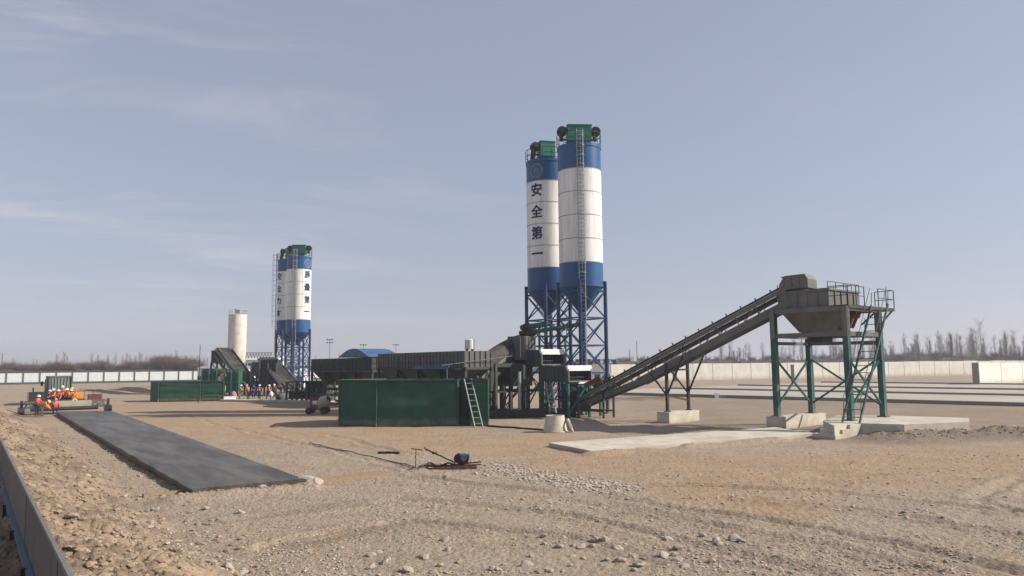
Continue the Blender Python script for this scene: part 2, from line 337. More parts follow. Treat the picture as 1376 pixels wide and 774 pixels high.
me.polygons.foreach_set('use_smooth', [True] * len(me.polygons)); me.update()
ground = link('ground', me); tag(ground, 'trampled gravel and orange earth of the building site', kind='structure')

def soil_mat():
    Mt = bpy.data.materials.new('soil'); Mt.use_nodes = True; t = Mt.node_tree; b = t.nodes['Principled BSDF']; b.inputs['Roughness'].default_value = 0.95; b.inputs['Specular IOR Level'].default_value = 0.12
    at_ = N(t, 'ShaderNodeAttribute', attribute_name='soil'); s = N(t, 'ShaderNodeSeparateColor'); t.links.new(at_.outputs['Color'], s.inputs[0])
    tcn = N(t, 'ShaderNodeTexCoord')
    def nz(scale, det=6, rough=.65, st=None):
        n = N(t, 'ShaderNodeTexNoise'); n.inputs['Scale'].default_value = scale; n.inputs['Detail'].default_value = det; n.inputs['Roughness'].default_value = rough
        if st:
            mp = N(t, 'ShaderNodeMapping'); mp.inputs['Scale'].default_value = st; mp.inputs['Rotation'].default_value = (0, 0, R(25)); t.links.new(tcn.outputs['Object'], mp.inputs[0]); t.links.new(mp.outputs[0], n.inputs['Vector'])
        else: t.links.new(tcn.outputs['Object'], n.inputs['Vector'])
        return n.outputs[0]
    def mr(x, a, b_, c=0, d=1):
        n = N(t, 'ShaderNodeMapRange'); n.inputs[1].default_value = a; n.inputs[2].default_value = b_; n.inputs[3].default_value = c; n.inputs[4].default_value = d; t.links.new(x, n.inputs[0]); return n.outputs[0]
    def mix(f, a, b_):
        n = N(t, 'ShaderNodeMix', data_type='RGBA')
        if isinstance(f, float): n.inputs[0].default_value = f
        else: t.links.new(f, n.inputs[0])
        for i, v in ((6, a), (7, b_)):
            if isinstance(v, tuple): n.inputs[i].default_value = (*v, 1)
            else: t.links.new(v, n.inputs[i])
        return n.outputs[2]
    big, med, fine = nz(.12, 5), nz(1.1, 7), nz(9, 6, .75)
    tan = mix(mr(med, .35, .65), (0.375, 0.285, 0.205), (0.295, 0.222, 0.16))
    tan = mix(mr(big, .4, .62), tan, (0.36, 0.285, 0.215))
    oran = mix(mr(nz(.5, 6), .35, .65), (0.385, 0.268, 0.170), (0.335, 0.228, 0.142))
    ofac = mth(t, 'MULTIPLY', s.outputs[0], mr(nz(.35, 6, .7), .30, .52))
    c = mix(ofac, tan, oran)
    # gravel: voronoi chips, each with its own grey
    vo = N(t, 'ShaderNodeTexVoronoi'); vo.inputs['Scale'].default_value = 11; t.links.new(tcn.outputs['Object'], vo.inputs['Vector'])
    vs = N(t, 'ShaderNodeSeparateColor'); t.links.new(vo.outputs['Color'], vs.inputs[0])
    chip = mix(mr(vs.outputs[0], 0, 1), (0.17, 0.13, 0.10), (0.46, 0.385, 0.305))
    gfac = mth(t, 'MULTIPLY', mth(t, 'MULTIPLY', s.outputs[1], mr(fine, .42, .60)), mr(vs.outputs[1], .35, .55))
    c = mix(mth(t, 'MULTIPLY', gfac, .8), c, chip)
    sf = N(t, 'ShaderNodeMapRange'); sf.inputs[1].default_value = .5; sf.inputs[2].default_value = .72; sf.inputs[4].default_value = .62; t.links.new(nz(.55, 7, .7, (0.45, 2.2, 1)), sf.inputs[0])
    c = mix(sf.outputs[0], c, (0.235, 0.185, 0.145))
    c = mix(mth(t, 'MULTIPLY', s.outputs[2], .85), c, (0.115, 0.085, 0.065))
    c = mix(mr(fine, .50, .70, 0, .55), c, (0.15, 0.12, 0.095)); c = mix(mr(nz(2.6, 7, .72), .54, .74, 0, .5), c, (0.19, 0.15, 0.115)); c = mix(mr(nz(17, 3, .6), .60, .74, 0, .6), c, (0.46, 0.41, 0.35))
    t.links.new(c, b.inputs['Base Color'])
    bp = N(t, 'ShaderNodeBump'); bp.inputs['Strength'].default_value = .9; bp.inputs['Distance'].default_value = .09
    hs = mth(t, 'ADD', mth(t, 'MULTIPLY', nz(5, 8, .7), 1.0), mth(t, 'MULTIPLY', mth(t, 'SUBTRACT', 1.0, vo.outputs['Distance']), mth(t, 'MULTIPLY', s.outputs[1], .35)))
    t.links.new(hs, bp.inputs['Height']); t.links.new(bp.outputs[0], b.inputs['Normal'])
    return Mt
M['soil'] = soil_mat(); me.materials.append(M['soil'])
M['stone'] = mat('stone', (0.46, 0.395, 0.325), (0.31, 0.26, 0.21), 5, 0.95, bump=.4, bscale=25)
M['stone2'] = mat('stone_brown', (0.33, 0.245, 0.17), (0.23, 0.17, 0.12), 5, 0.95)

# fresh concrete pavement
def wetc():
    Mt = mat('fresh_concrete', (0.072, 0.062, 0.050), (0.046, 0.040, 0.033), .5, 0.42, bump=.1, bscale=20, stretch=(.35, 2.2, 1), rz=-math.atan2(U2.y, U2.x), dirt=(0.19, 0.172, 0.148), dirt_amt=.85, dirt_scale=.6, spec=.15)  # pale lengthwise streaks put a sheen into the colour, along with soil stains
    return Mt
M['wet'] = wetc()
mb = MB(); n = 90; vs = []
for i in range(n + 1):
    q = i / n; l, r_ = SLABL[0].lerp(SLABL[3], q), SLABL[1].lerp(SLABL[2], q); ax_ = (r_ - l).normalized()
    for k in range(13):
        e = k / 12; p = l.lerp(r_, e) + (ax_ * (mnoise.noise(V((i * .45, k, 2.2))) * .07) if k in (0, 12) else V((0, 0, 0))); jj = mnoise.noise(V((k * .8, 7, i * 1.0))) * .05 if i in (0, n) else 0
        vs.append((p.x + U2.x * jj, p.y + U2.y * jj, .28 + .012 * mnoise.noise(V((p.x * .5, p.y * .5, 0))) - (.03 if k in (0, 12) else 0)))
m0 = len(vs); bl_ = [i * 13 for i in range(n + 1)]; br_ = [i * 13 + 12 for i in range(n + 1)]; loop = bl_ + [n * 13 + k for k in range(1, 12)] + br_[::-1] + [k for k in range(11, 0, -1)]
vs += [(vs[k][0], vs[k][1], -.15) for k in loop]; fs = [(i * 13 + k, (i + 1) * 13 + k, (i + 1) * 13 + k + 1, i * 13 + k + 1) for i in range(n) for k in range(12)]; L_ = len(loop)
fs += [(loop[k], loop[(k + 1) % L_], m0 + (k + 1) % L_, m0 + k) for k in range(L_)]
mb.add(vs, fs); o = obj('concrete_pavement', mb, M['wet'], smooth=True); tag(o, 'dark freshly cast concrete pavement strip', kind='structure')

# pale concrete pad in front of the conveyor
pv = V((.875, .484, 0)); pn = V((1.70, -3.55, 0)); pa = V((1.72, 36.8, 0))
mb = MB(); mb.prism([pa, pa + pn, pa + pn + pv * 14.6, pa + pv * 15.6], -0.1, 0.17)
o = obj('concrete_path', mb, M['concrete']); tag(o, 'long pale concrete strip beside the loading tower', kind='structure')
# concrete yard with low kerbs on the right
ka = [(V((14.0, 94.5, 0)), V((46, 63.5, 0)))]
kd = V((.715, -.70, 0))
yard = MB(); k0 = V((14.3, 94.0, 0))
yard.prism([k0 - kd * 12 + V2 * .3, k0 + kd * 95 + V2 * .3, k0 + kd * 95 + V2 * 64, k0 - kd * 12 + V2 * 64], -0.2, 0.10)
M['yard'] = mat('yard_concrete', (0.47, 0.42, 0.36), (0.33, 0.285, 0.235), .12, 0.9, dirt=(0.33, 0.28, 0.22), dirt_amt=.7, dirt_scale=.15)
o = obj('yard_pavement', yard, M['yard']); tag(o, 'pale concrete yard beyond the loading tower', kind='structure')
for i, (off, wd) in enumerate(((0, .5), (19.5, .45), (38, .45), (62, .4))):
    mb = MB(); a = k0 - kd * 11 + V2 * off; b_ = k0 + kd * 92 + V2 * off
    mb.bar(a + V((0, 0, .10)), b_ + V((0, 0, .10)), wd, .42)
    o = obj('kerb', mb, M['post']); tag(o, 'low concrete kerb line across the yard', kind='structure')


# ------------------------------------------------------------------ text on curved shells
def text_mesh(body, size):
    c = bpy.data.curves.new('t', 'FONT'); c.body = body; c.size = size; c.offset = size * 0.026; c.align_x = 'CENTER'; c.align_y = 'CENTER'; c.resolution_u = 3
    o = bpy.data.objects.new('t', c); COL.objects.link(o)
    dg = bpy.context.evaluated_depsgraph_get(); me_ = bpy.data.meshes.new_from_object(o.evaluated_get(dg)); bpy.data.objects.remove(o)
    bm = bmesh.new(); bm.from_mesh(me_); bmesh.ops.triangulate(bm, faces=bm.faces)
    k = -size
    while k < size:
        bmesh.ops.bisect_plane(bm, geom=bm.verts[:] + bm.edges[:] + bm.faces[:], plane_co=(k, 0, 0), plane_no=(1, 0, 0)); k += size / 7
    vs = [v.co.copy() for v in bm.verts]; bm.verts.index_update(); fs = [tuple(v.index for v in f.verts) for f in bm.faces]; bm.free()
    if vs:
        mx, mn = max(v.y for v in vs), min(v.y for v in vs); mxx, mnx = max(v.x for v in vs), min(v.x for v in vs)
        for v in vs: v.x -= (mxx + mnx) / 2
        if len(body) == 1 and mx - mn > size * .5:
            for v in vs: v.y -= (mx + mn) / 2
    return vs, fs
def wrap(mb, vs, fs, c, r, ang, z):
    """ang: azimuth (from +x) of the middle of the writing on a cylinder round c"""
    mb.add([(c[0] + r * math.cos(ang + v.x / r), c[1] + r * math.sin(ang + v.x / r), z + v.y) for v in vs], fs)

# ------------------------------------------------------------------ cement silos
def silo(label, c, zt, zwt, zwb, zcyl, zcone, text=None, tang=0, group=None, ladder_ang=None, coll='wide', collrot=0, emblem=False, rad=1.8):
    c = V((c[0], c[1], 0)); t = thing('cement_silo', label, 'silo', c, group); r = rad
    zs = [zwb + (zwt - zwb) * k / 4 for k in range(5)]
    prof, ms = [(0.0, zcone)], []
    def pt(rr_, z, mi): prof.append((rr_, z)); ms.append(mi)
    pt(.32, zcone, 1); pt(.32, zcone + .3, 1); pt(r, zcyl, 1)
    pt(r + .05, zcyl, 1); pt(r + .05, zcyl + .18, 1); pt(r, zcyl + .18, 1); pt(r, zwb, 1)
    for k, z in enumerate(zs):
        if k: pt(r, z - .03, 0)
        pt(r + .015, z - .03, 2); pt(r + .015, z + .03, 2); pt(r, z + .03, 2)
    pt(r, zt - .25, 1); pt(r + .05, zt - .25, 1); pt(r + .05, zt, 1); pt(r, zt, 1); pt(0, zt + .35, 1)
    mb = MB(); mb.lathe(prof, c, 56, ms); obj('shell', mb, [M['white'], M['blue'], M['seam']], t, smooth=True)
    a0 = ANG + R(0)
    legs = [c + (V2 * sx + U2 * sy) * (r * .76) for sx, sy in ((-1, -1), (1, -1), (1, 1), (-1, 1))]
    for p in legs:
        mb = MB(); mb.tube(p, p + V((0, 0, zcyl + .5)), .155, n=14); mb.box((p.x, p.y, .02), (.7, .7, .1), ANG); obj('leg', mb, M['legblue'], t, smooth=True)
    n = 4; hs = [1.0 + (zcyl - 1.3) * k / n for k in range(n + 1)]
    for k in range(4):
        a, b = legs[k], legs[(k + 1) % 4]; mb = MB()
        for i, h in enumerate(hs):
            z = V((0, 0, h))
            if i: mb.bar(a + z, b + z, .12, .12)
            if i < n:
                z2 = V((0, 0, hs[i + 1])); mb.bar(a + z, b + z2, .085); mb.bar(b + z, a + z2, .085)
        obj('brace', mb, M['legblue'], t)
    # roof rail
    mb = MB()
    for h in (.5, 1.0): mb.ring((c.x, c.y, zt + h), r + .05, .028)
    for k in range(14):
        q = c + V((math.cos(k * .4488), math.sin(k * .4488), 0)) * (r + .05); mb.tube(q + V((0, 0, zt)), q + V((0, 0, zt + 1.0)), .025, n=6)
    obj('guard_rail', mb, M['dsteel'], t)
    # filter on the roof
    u = V((math.cos(collrot), math.sin(collrot), 0)); w = V((-u.y, u.x, 0)); q = c + V((0, 0, zt + .25))
    mb = MB(); mb.box(q + V((0, 0, .9)), (2.0 if coll == 'wide' else 1.35, 1.2, 1.3), collrot); mb.box(q + V((0, 0, .15)), (1.2, .9, .4), collrot)
    mb.box(q + V((0, 0, 1.58)), (2.1 if coll == 'wide' else 1.45, 1.3, .08), collrot)
    f = obj('dust_filter', mb, M['fgreen'], t)
    for s_ in ((-1, 1) if coll == 'wide' else (-1,)):
        p = q + u * (s_ * (1.42 if coll == 'wide' else 1.05)); mb = MB()
        mb.tube(p - w * .22 + V((0, 0, 1.15)), p + w * .22 + V((0, 0, 1.15)), .42, n=18); mb.tube(p + V((0, 0, 1.1)) - u * .2, p + V((0, 0, .35)) , .16, n=10)
        mb.tube(p - w * .6 + V((0, 0, 1.15)), p - w * .2 + V((0, 0, 1.15)), .2, n=12); mb.bar(p + V((0, 0, .45)), q + V((0, 0, .5)), .14)
        if coll != 'wide': mb.tube(p + V((0, 0, 1.2)) - u * .1, p + V((0, 0, -.2)) - u * .25, .22, n=10)
        obj('fan', mb, M['black'], f, smooth=True)
    # ladder
    if ladder_ang is not None:
        e = V((math.cos(ladder_ang), math.sin(ladder_ang), 0)); s_ = V((-e.y, e.x, 0)); mb = MB(); p = c + e * (r + .18)
        for k in (-.24, .24): mb.tube(p + s_ * k + V((0, 0, 1.2)), p + s_ * k + V((0, 0, zt + 1.0)), .035, n=6)
        z = 1.4
        while z < zt + .9: mb.tube(p - s_ * .24 + V((0, 0, z)), p + s_ * .24 + V((0, 0, z)), .022, n=5, cap=False); z += .33
        z = zcyl
        while z < zt + .5: mb.bar(p + V((0, 0, z)), p - e * .2 + V((0, 0, z)), .05); z += 2.0
        lad = obj('ladder', mb, M['lsteel'], t); mb = MB(); z = zcyl + 1.0
        hoop = lambda z_: [p + s_ * (.36 * math.cos(k)) + e * (.62 * math.sin(k)) + V((0, 0, z_)) for k in np.linspace(0, math.pi, 9)]
        while z < zt + 1.0: mb.path(hoop(z), .018, 5); z += .8
        for k in (2, 4, 6):
            mb.tube(hoop(zcyl + 1)[k], hoop(zt + 1)[k], .015, n=5)
        obj('safety_cage', mb, M['lsteel'], lad)
    if text:
        n_ = len(text); H = (zwt - zwb) / n_
        for i, ch in enumerate(text):
            mb = MB(); vs, fs = text_mesh(ch, min(1.55, H * .62)); wrap(mb, vs, fs, c, r + .03, tang, zwt - H * (i + .42)); obj('painted_character', mb, M['ink'], t)
    if emblem:
        mb = MB(); z0 = (zt + zwt) / 2 - .1
        def arc(r1, r2, n_=36):
            vs, fs = [], []
            for k in range(n_):
                a = 2 * math.pi * k / n_; vs += [V((r1 * math.cos(a), r1 * math.sin(a), 0)), V((r2 * math.cos(a), r2 * math.sin(a), 0))]
            for k in range(n_): j = (k + 1) % n_; fs.append((2 * k, 2 * k + 1, 2 * j + 1, 2 * j))
            return vs, fs
        for r1, r2 in ((.56, .66), (.40, .45)): wrap(mb, *arc(r1, r2), c, r + .03, tang, z0)
        for k in range(-2, 3):
            vs = [V((k * .13 - .025, -.26 + abs(k) * .05, 0)), V((k * .13 + .025, -.26 + abs(k) * .05, 0)), V((k * .13 + .025, .22 - abs(k) * .07, 0)), V((k * .13 - .025, .22 - abs(k) * .07, 0))]; wrap(mb, vs, [(0, 1, 2, 3)], c, r + .03, tang, z0)
        for zz_ in (-.18, .02, .18):
            vs = [V((-.28, zz_ - .02, 0)), V((.28, zz_ - .02, 0)), V((.28, zz_ + .02, 0)), V((-.28, zz_ + .02, 0))]; wrap(mb, vs, [(0, 1, 2, 3)], c, r + .03, tang, z0)
        obj('emblem', mb, M['pale'], t)
    return t
def H_(py, px, y): return at(px, py, y).z
cA = V((P2(783, 61), 61, 0)); cB = V((P2(737.5, 65.6), 65.6, 0))
silo('front silo of the tall near pair, plain white band with caged ladder', cA, H_(199, 783, 61), H_(232, 783, 61), H_(355, 783, 61), H_(387, 783, 61), H_(424, 783, 61), ladder_ang=R(-93), coll='wide', collrot=R(4), group='blue and white cement silos')
silo('rear silo of the near pair with four characters down its white band', cB, H_(219, 737, 65.6), H_(248, 737, 65.6), H_(362, 737, 65.6), H_(392, 737, 65.6), H_(426, 737, 65.6), '安全第一', R(-90 - 33), coll='narrow', collrot=R(15), emblem=True, group='blue and white cement silos')
cA2 = V((P2(399.7, 112), 112, 0)); cB2 = V((P2(386.5, 116.5), 116.5, 0))
silo('front silo of the distant pair, lettering wrapping its right edge', cA2, H_(346, 400, 112), H_(363, 400, 112), H_(430, 400, 112), H_(447, 400, 112), H_(464, 400, 112), '质量第一', R(-90 + 60), coll='wide', collrot=R(0), group='blue and white cement silos', emblem=True, ladder_ang=R(-91))
silo('rear silo of the distant pair, mostly hidden, dark lettering at left', cB2, H_(350, 386, 116.5), H_(366, 386, 116.5), H_(431, 386, 116.5), H_(447, 386, 116.5), H_(463, 386, 116.5), '安全为本', R(-90 - 40), coll='narrow', collrot=R(15), group='blue and white cement silos', ladder_ang=R(-172))
# plain concrete coloured silo far left
cW = V((P2(318, 150), 150, 0)); zt = H_(423, 318, 150); t = thing('storage_silo', 'plain cream storage silo with flat railed top, far left plant', 'silo', cW)
M['cream'] = mat('cream_paint', (0.72, 0.67, 0.60), (0.6, 0.55, 0.48), .6, .6, dirt=(0.42, 0.33, 0.28), dirt_amt=.6, stretch=(1, 1, .2))
mb = MB(); pr = [(0, 3.0), (.4, 3.0), (1.75, 5.2)]
for k in range(5):
    z = 5.2 + (zt - 5.2) * (k + 1) / 5; pr += [(1.75, z - .1), (1.79, z - .1), (1.79, z), (1.75, z)]
pr += [(0, zt + .25)]; mb.lathe(pr, cW, 40); obj('shell', mb, M['cream'], t, smooth=True)
mb = MB(); mb.ring((cW.x, cW.y, zt + .9), 1.7, .04); mb.ring((cW.x, cW.y, zt + .45), 1.7, .03)
for k in range(12): q = cW + V((math.cos(k * .5236), math.sin(k * .5236), 0)) * 1.7; mb.tube(q + V((0, 0, zt)), q + V((0, 0, zt + .9)), .03, n=5)
g_ = obj('guard_rail', mb, M['lsteel'], t)
mb = MB(); mb.box(cW + V((.1, 0, zt + .55)), (.9, .8, .8)); mb.tube(cW + V((-.4, 0, zt + .3)), cW + V((-.4, 0, zt + 1.3)), .2); obj('dust_filter', mb, M['lsteel'], t)
for sx, sy in ((-1, -1), (1, -1), (1, 1), (-1, 1)):
    mb = MB(); mb.tube(cW + V((sx * 1.2, sy * 1.2, 0)), cW + V((sx * 1.2, sy * 1.2, 5.6)), .16); obj('leg', mb, M['lsteel'], t)

# ------------------------------------------------------------------ belt conveyors
def conveyor(label, tail, head, width, depth, M1, M2, group=None, housing=True, sag=True, cover=False, name='belt_conveyor', base=None, side_sheet=None):
    tail, head = V(tail), V(head); d = (head - tail).normalized(); L = (head - tail).length; s = V((-d.y, d.x, 0)).normalized() * -1; n = s.cross(d).normalized()
    if n.z < 0: n = -n
    t = thing(name, label, 'conveyor', base or (tail.x, tail.y, 0), group); P = lambda a, b, c_: tail + d * a + s * b + n * c_
    hw = width / 2; mb = MB()
    for k in (-1, 1):
        ms_ = MB(); ms_.bar(P(0, k * hw, -.12), P(L, k * hw, -.12), .07, .22, n); obj('stringer', ms_, M['channel'], t)
        z0 = -.35 if sag else -depth * .9
        mb.bar(P(.2, k * hw, z0 - .15), P(L * .30, k * hw, -depth), .10, .34, n); mb.bar(P(L * .30, k * hw, -depth), P(L - .3, k * hw, -depth), .10, .46, n)
        x = .8
        while x < L - .3:
            dz = -depth if x > L * .30 else -.5 - (depth - .5) * x / (L * .30)
            mb.bar(P(x, k * hw, -.2), P(x, k * hw, dz), .06); x += 1.5
            if x < L - 1 and int(x / 1.5) % 2 == 0: mb.bar(P(x - 1.5, k * hw, dz), P(x, k * hw, -.2), .05)
    x = .8
    while x < L - .3:
        dz = -depth if x > L * .30 else -.5 - (depth - .5) * x / (L * .30)
        mb.bar(P(x, -hw, dz), P(x, hw, dz), .07); x += 1.5
    obj('frame', mb, M1, t)
    mb = MB(); pr = [(-hw * .82, .20), (-hw * .35, .02), (hw * .35, .02), (hw * .82, .20)]
    va = [P(.1, a, b) for a, b in pr] + [P(.1, a, b - .035) for a, b in pr[::-1]]; vb = [p + d * (L - .2) for p in va]
    mb.add(va + vb, [tuple(range(8)), tuple(range(8, 16))] + [(i, (i + 1) % 8, 8 + (i + 1) % 8, 8 + i) for i in range(8)])
    mb.hexa([P(.3, -hw * .8, -.34), P(.3, hw * .8, -.34), P(L - .3, hw * .8, -.34), P(L - .3, -hw * .8, -.34), P(.3, -hw * .8, -.30), P(.3, hw * .8, -.30), P(L - .3, hw * .8, -.30), P(L - .3, -hw * .8, -.30)])
    obj('belt', mb, M['belt'], t)
    for k in (-1, 1): mb = MB(); mb.bar(P(.1, k * (hw + .05), .012), P(L - .3, k * (hw + .05), .012), .10, .035, n); obj('lit_flange', mb, M['lsteel'], t)  # pale strip paints in the sunlit top flange of each stringer
    x = .6
    while x < L - .6:
        mb = MB()
        for k in (-1, 1):
            mb.bar(P(x, k * hw, -.05), P(x, k * (hw + .02), .30), .09, .07); mb.tube(P(x, k * hw * .86, .17), P(x, k * hw * .3, -.03), .05, n=7)
        mb.tube(P(x, -hw * .3, -.04), P(x, hw * .3, -.04), .05, n=7); x += 1.1
        obj('idler', mb, M['dsteel'], t)
    for a, rr_ in ((.15, .26), (L - .2, .3)):
        mb = MB(); mb.tube(P(a, -hw * .8, -.12), P(a, hw * .8, -.12), rr_, n=18); mb.tube(P(a, -hw - .15, -.12), P(a, hw + .15, -.12), .06, n=10); obj('pulley', mb, M['dsteel'], t, smooth=True)
    if side_sheet:
        for k in (-1, 1):
            mb = MB(); mb.hexa([P(1, k * hw * 1.02 - .01, -.0), P(L - .5, k * hw * 1.02 - .01, 0), P(L - .5, k * hw * 1.02 + .01, 0), P(1, k * hw * 1.02 + .01, 0), P(1, k * hw * 1.02 - .01, .35), P(L - .5, k * hw * 1.02 - .01, .35), P(L - .5, k * hw * 1.02 + .01, .35), P(1, k * hw * 1.02 + .01, .35)])
            obj('side_sheet', mb, side_sheet, t)
    if housing:
        P0 = P; dh = V((d.x, d.y, 0)).normalized(); hb = P0(L, 0, 0); P = lambda a, b, c_: hb + dh * (a - L) + s * b + V((0, 0, c_))
        mb = MB(); w2 = hw + .14; e = L + .75
        prof = [(-.95, -.5), (-.95, -.1), (-.62, .38), (.62, .42), (.80, .12), (.80, -.42), (.1, -.42)]
        va = [P(L + a, -w2, b) for a, b in prof]; vb = [P(L + a, w2, b) for a, b in prof]; q = len(prof)
        mb.add(va + vb, [tuple(range(q)), tuple(range(q, 2 * q))] + [(i, (i + 1) % q, q + (i + 1) % q, q + i) for i in range(q)])
        mb.bar(P(L - .8, -w2 - .02, .30), P(L + .6, -w2 - .02, .30), .05, .06); mb.bar(P(L - .8, w2 + .02, .30), P(L + .6, w2 + .02, .30), .05, .06)
        for k in (-1, 1):
            for a in (-.7, -.2, .3): mb.bar(P(L + a, k * (w2 + .015), -.38), P(L + a, k * (w2 + .015), .36), .04)
        hd = obj('head_housing', mb, M2, t); hd_P = P
        mb = MB(); mb.tube(P(L - .25, -w2, .0), P(L - .25, -w2 - .55, .0), .2, n=14); mb.box(P(L - .25, -w2 - .25, -.2), (.4, .4, .3)); obj('motor', mb, M['dsteel'], hd, smooth=True); P = P0
    return t, P, L

Bc = V((11.2, 51.2, 0)); cax = V((.72, -.69, 0)).normalized()
tl = Bc - cax * 8.4; hdp = Bc + cax * 8.75; tl.z = 1.25; hdp.z = 8.8
cv, P, L = conveyor('long inclined belt conveyor rising to the loading hopper at right', tl, hdp, 1.1, .95, M['steel'], M['steel'], base=(Bc.x, Bc.y, 0))
near, far = Bc + V((-.85, -.75, 0)), Bc + V((.95, .85, 0))
zb = .72
def under(p):  # height of the underside over a point
    a = (p - tl).dot(cax); return 1.25 + (7.55) * a / 17.15 - 1.2
for p in (near, far):
    mb = MB(); top = under(p); mb.bar(p + V((0, 0, zb)), p + V((0, 0, top + .2)), .17); mb.box((p.x, p.y, zb + .02), (.4, .4, .04))
    for s_ in (-1, 1):
        q = p + cax * (s_ * 1.3); mb.bar(p + V((0, 0, top - 1.9)), V((q.x, q.y, under(q) + .15)), .10)
    obj('leg', mb, M['dsteel'], cv)
mb = MB(); mb.bar(near + V((0, 0, under(near) - 1.9)), far + V((0, 0, under(far) - 2.4)), .1); mb.bar(near + V((0, 0, under(near) - .2)), far + V((0, 0, under(near) - .2)), .12); obj('brace', mb, M['dsteel'], cv)
# tail loading skirt
mb = MB(); s_ = V((-cax.y, cax.x, 0)) * -1
for k in (-1, 1):
    q = tl + cax * .3 + s_ * (k * .62); mb.bar(V((q.x, q.y, 0)), V((q.x, q.y, 1.6)), .12); q2 = tl + cax * 2.6 + s_ * (k * .62); mb.bar(V((q2.x, q2.y, 0)), V((q2.x, q2.y, 2.0)), .12)
    mb.bar(V((q.x, q.y, .5)), V((q2.x, q2.y, .5)), .1)
obj('tail_stand', mb, M['dsteel'], cv)
mb = MB(); q = tl + cax * .9
for k in (-1, 1):
    a = q + s_ * (k * .5); mb.hexa([a + V((0, 0, .9)), a + cax * 1.5 + V((0, 0, 1.5)), a + cax * 1.5 + s_ * .04 + V((0, 0, 1.5)), a + s_ * .04 + V((0, 0, .9)), a + V((0, 0, 1.25)) + s_ * (k * .2), a + cax * 1.5 + V((0, 0, 1.8)) + s_ * (k * .2), a + cax * 1.5 + s_ * .04 + V((0, 0, 1.8)) + s_ * (k * .3), a + s_ * .04 + V((0, 0, 1.25)) + s_ * (k * .2)])
obj('loading_skirt', mb, M['rust'], cv)
mb = MB(); bl = (far - near).normalized(); mid = (near + far) / 2; mb.box((mid.x, mid.y, .33), (3.4, 1.0, .78), math.atan2(bl.y, bl.x))
o = obj('concrete_footing', mb, M['concrete']); tag(o, 'pale concrete block under the two thin conveyor legs', 'footing')

# ------------------------------------------------------------------ loading hopper tower
aA = V((.64, -.77, 0)).normalized(); bA = V((.77, .64, 0)).normalized(); L1 = V((16.0, 45.6, 0)); LA, LB = 4.5, 4.07; ZF = .7
def HP(a, b, z): p = L1 + aA * a + bA * b; return V((p.x, p.y, z))
c0 = HP(LA / 2, LB / 2, 0)
hp = thing('loading_hopper', 'grey steel truck loading hopper on four teal legs with railing', 'hopper', c0)
ar = math.atan2(aA.y, aA.x)
for a, b in ((0, 0), (0, LB), (LA, 0), (LA, LB)):
    mb = MB(); mb.box(HP(a, b, (ZF + 7.1) / 2), (.27, .27, 7.1 - ZF), ar); 
    for k in (-1, 1): mb.box(HP(a + k * .14, b, (ZF + 7.1) / 2), (.03, .34, 7.1 - ZF), ar)
    mb.box(HP(a, b, ZF + .02), (.55, .55, .05), ar); mb.mi(1).box(HP(a, b, 6.25), (.31, .37, 1.72), ar); obj('leg', mb, [M['teal'], M['steel']], hp)
mb = MB()
for z, h in ((5.55, .26), (7.0, .24)):
    for p, q in (((0, 0), (LA, 0)), ((0, LB), (LA, LB)), ((0, 0), (0, LB)), ((LA, 0), (LA, LB))): mb.bar(HP(*p, z), HP(*q, z), .16, h)
mb.bar(HP(0, 0, 5.1), HP(0, LB, 5.1), .14, .2); mb.bar(HP(0, LB, 5.1), HP(LA, LB, 5.1), .14, .2)
obj('top_frame', mb, M['steel'], hp)
for p, q in (((0, 0), (0, LB)), ((LA, 0), (LA, LB)), ((0, LB), (LA, LB))):
    mb = MB(); mb.bar(HP(*p, 1.3), HP(*q, 4.2), .1); mb.bar(HP(*q, 1.3), HP(*p, 4.2), .1); obj('brace', mb, M['teal'], hp)
ax0, ax1, bx0, bx1 = .2, 3.4, .28, 4.15; ZT, ZM, ZB = 8.22, 7.15, 5.75
mb = MB(); th = .04
def rect(a0, a1, b0, b1, z): return [HP(a0, b0, z), HP(a1, b0, z), HP(a1, b1, z), HP(a0, b1, z)]
rT, rM_, rB = rect(ax0, ax1, bx0, bx1, ZT), rect(ax0, ax1, bx0, bx1, ZM), rect(1.0, 2.6, 1.2, 3.2, ZB)
iT, iM = rect(ax0 + th, ax1 - th, bx0 + th, bx1 - th, ZT), rect(ax0 + th, ax1 - th, bx0 + th, bx1 - th, ZM)
vs = rT + rM_ + rB + iT + iM; fs = []
for i in range(4):
    j = (i + 1) % 4; fs += [(i, 4 + i, 4 + j, j), (4 + i, 8 + i, 8 + j, 4 + j), (i, j, 12 + j, 12 + i), (12 + i, 12 + j, 16 + j, 16 + i)]
fs += [(8, 9, 10, 11), (16, 17, 18, 19)]
mb.add(vs, fs)
for i in range(4):
    j = (i + 1) % 4
    for k in range(1, 5):
        p = rT[i].lerp(rT[j], k / 5); q = rM_[i].lerp(rM_[j], k / 5); nrm = ((rT[i] + rT[j]) / 2 - (rT[0] + rT[2]) / 2).normalized() * .03; mb.bar(p + nrm, q + nrm, .06)
    for z_ in (ZT - .04, ZM + .02):
        a = rT[i].copy(); b = rT[j].copy(); a.z = b.z = z_; nrm = ((a + b) / 2 - V((((rT[0] + rT[2]) / 2).x, ((rT[0] + rT[2]) / 2).y, z_))).normalized() * .04; mb.bar(a + nrm, b + nrm, .09, .1)
obj('bin', mb, M['steel'], hp)
mb = MB(); gx = HP(1.8, 2.2, 0)
mb.box(HP(1.8, 2.2, 5.6), (1.4, 1.8, .3), ar); mb.box(HP(1.8, 2.2, 5.3), (.9, 1.2, .35), ar); g_ = obj('discharge_gate', mb, M['dsteel'], hp)
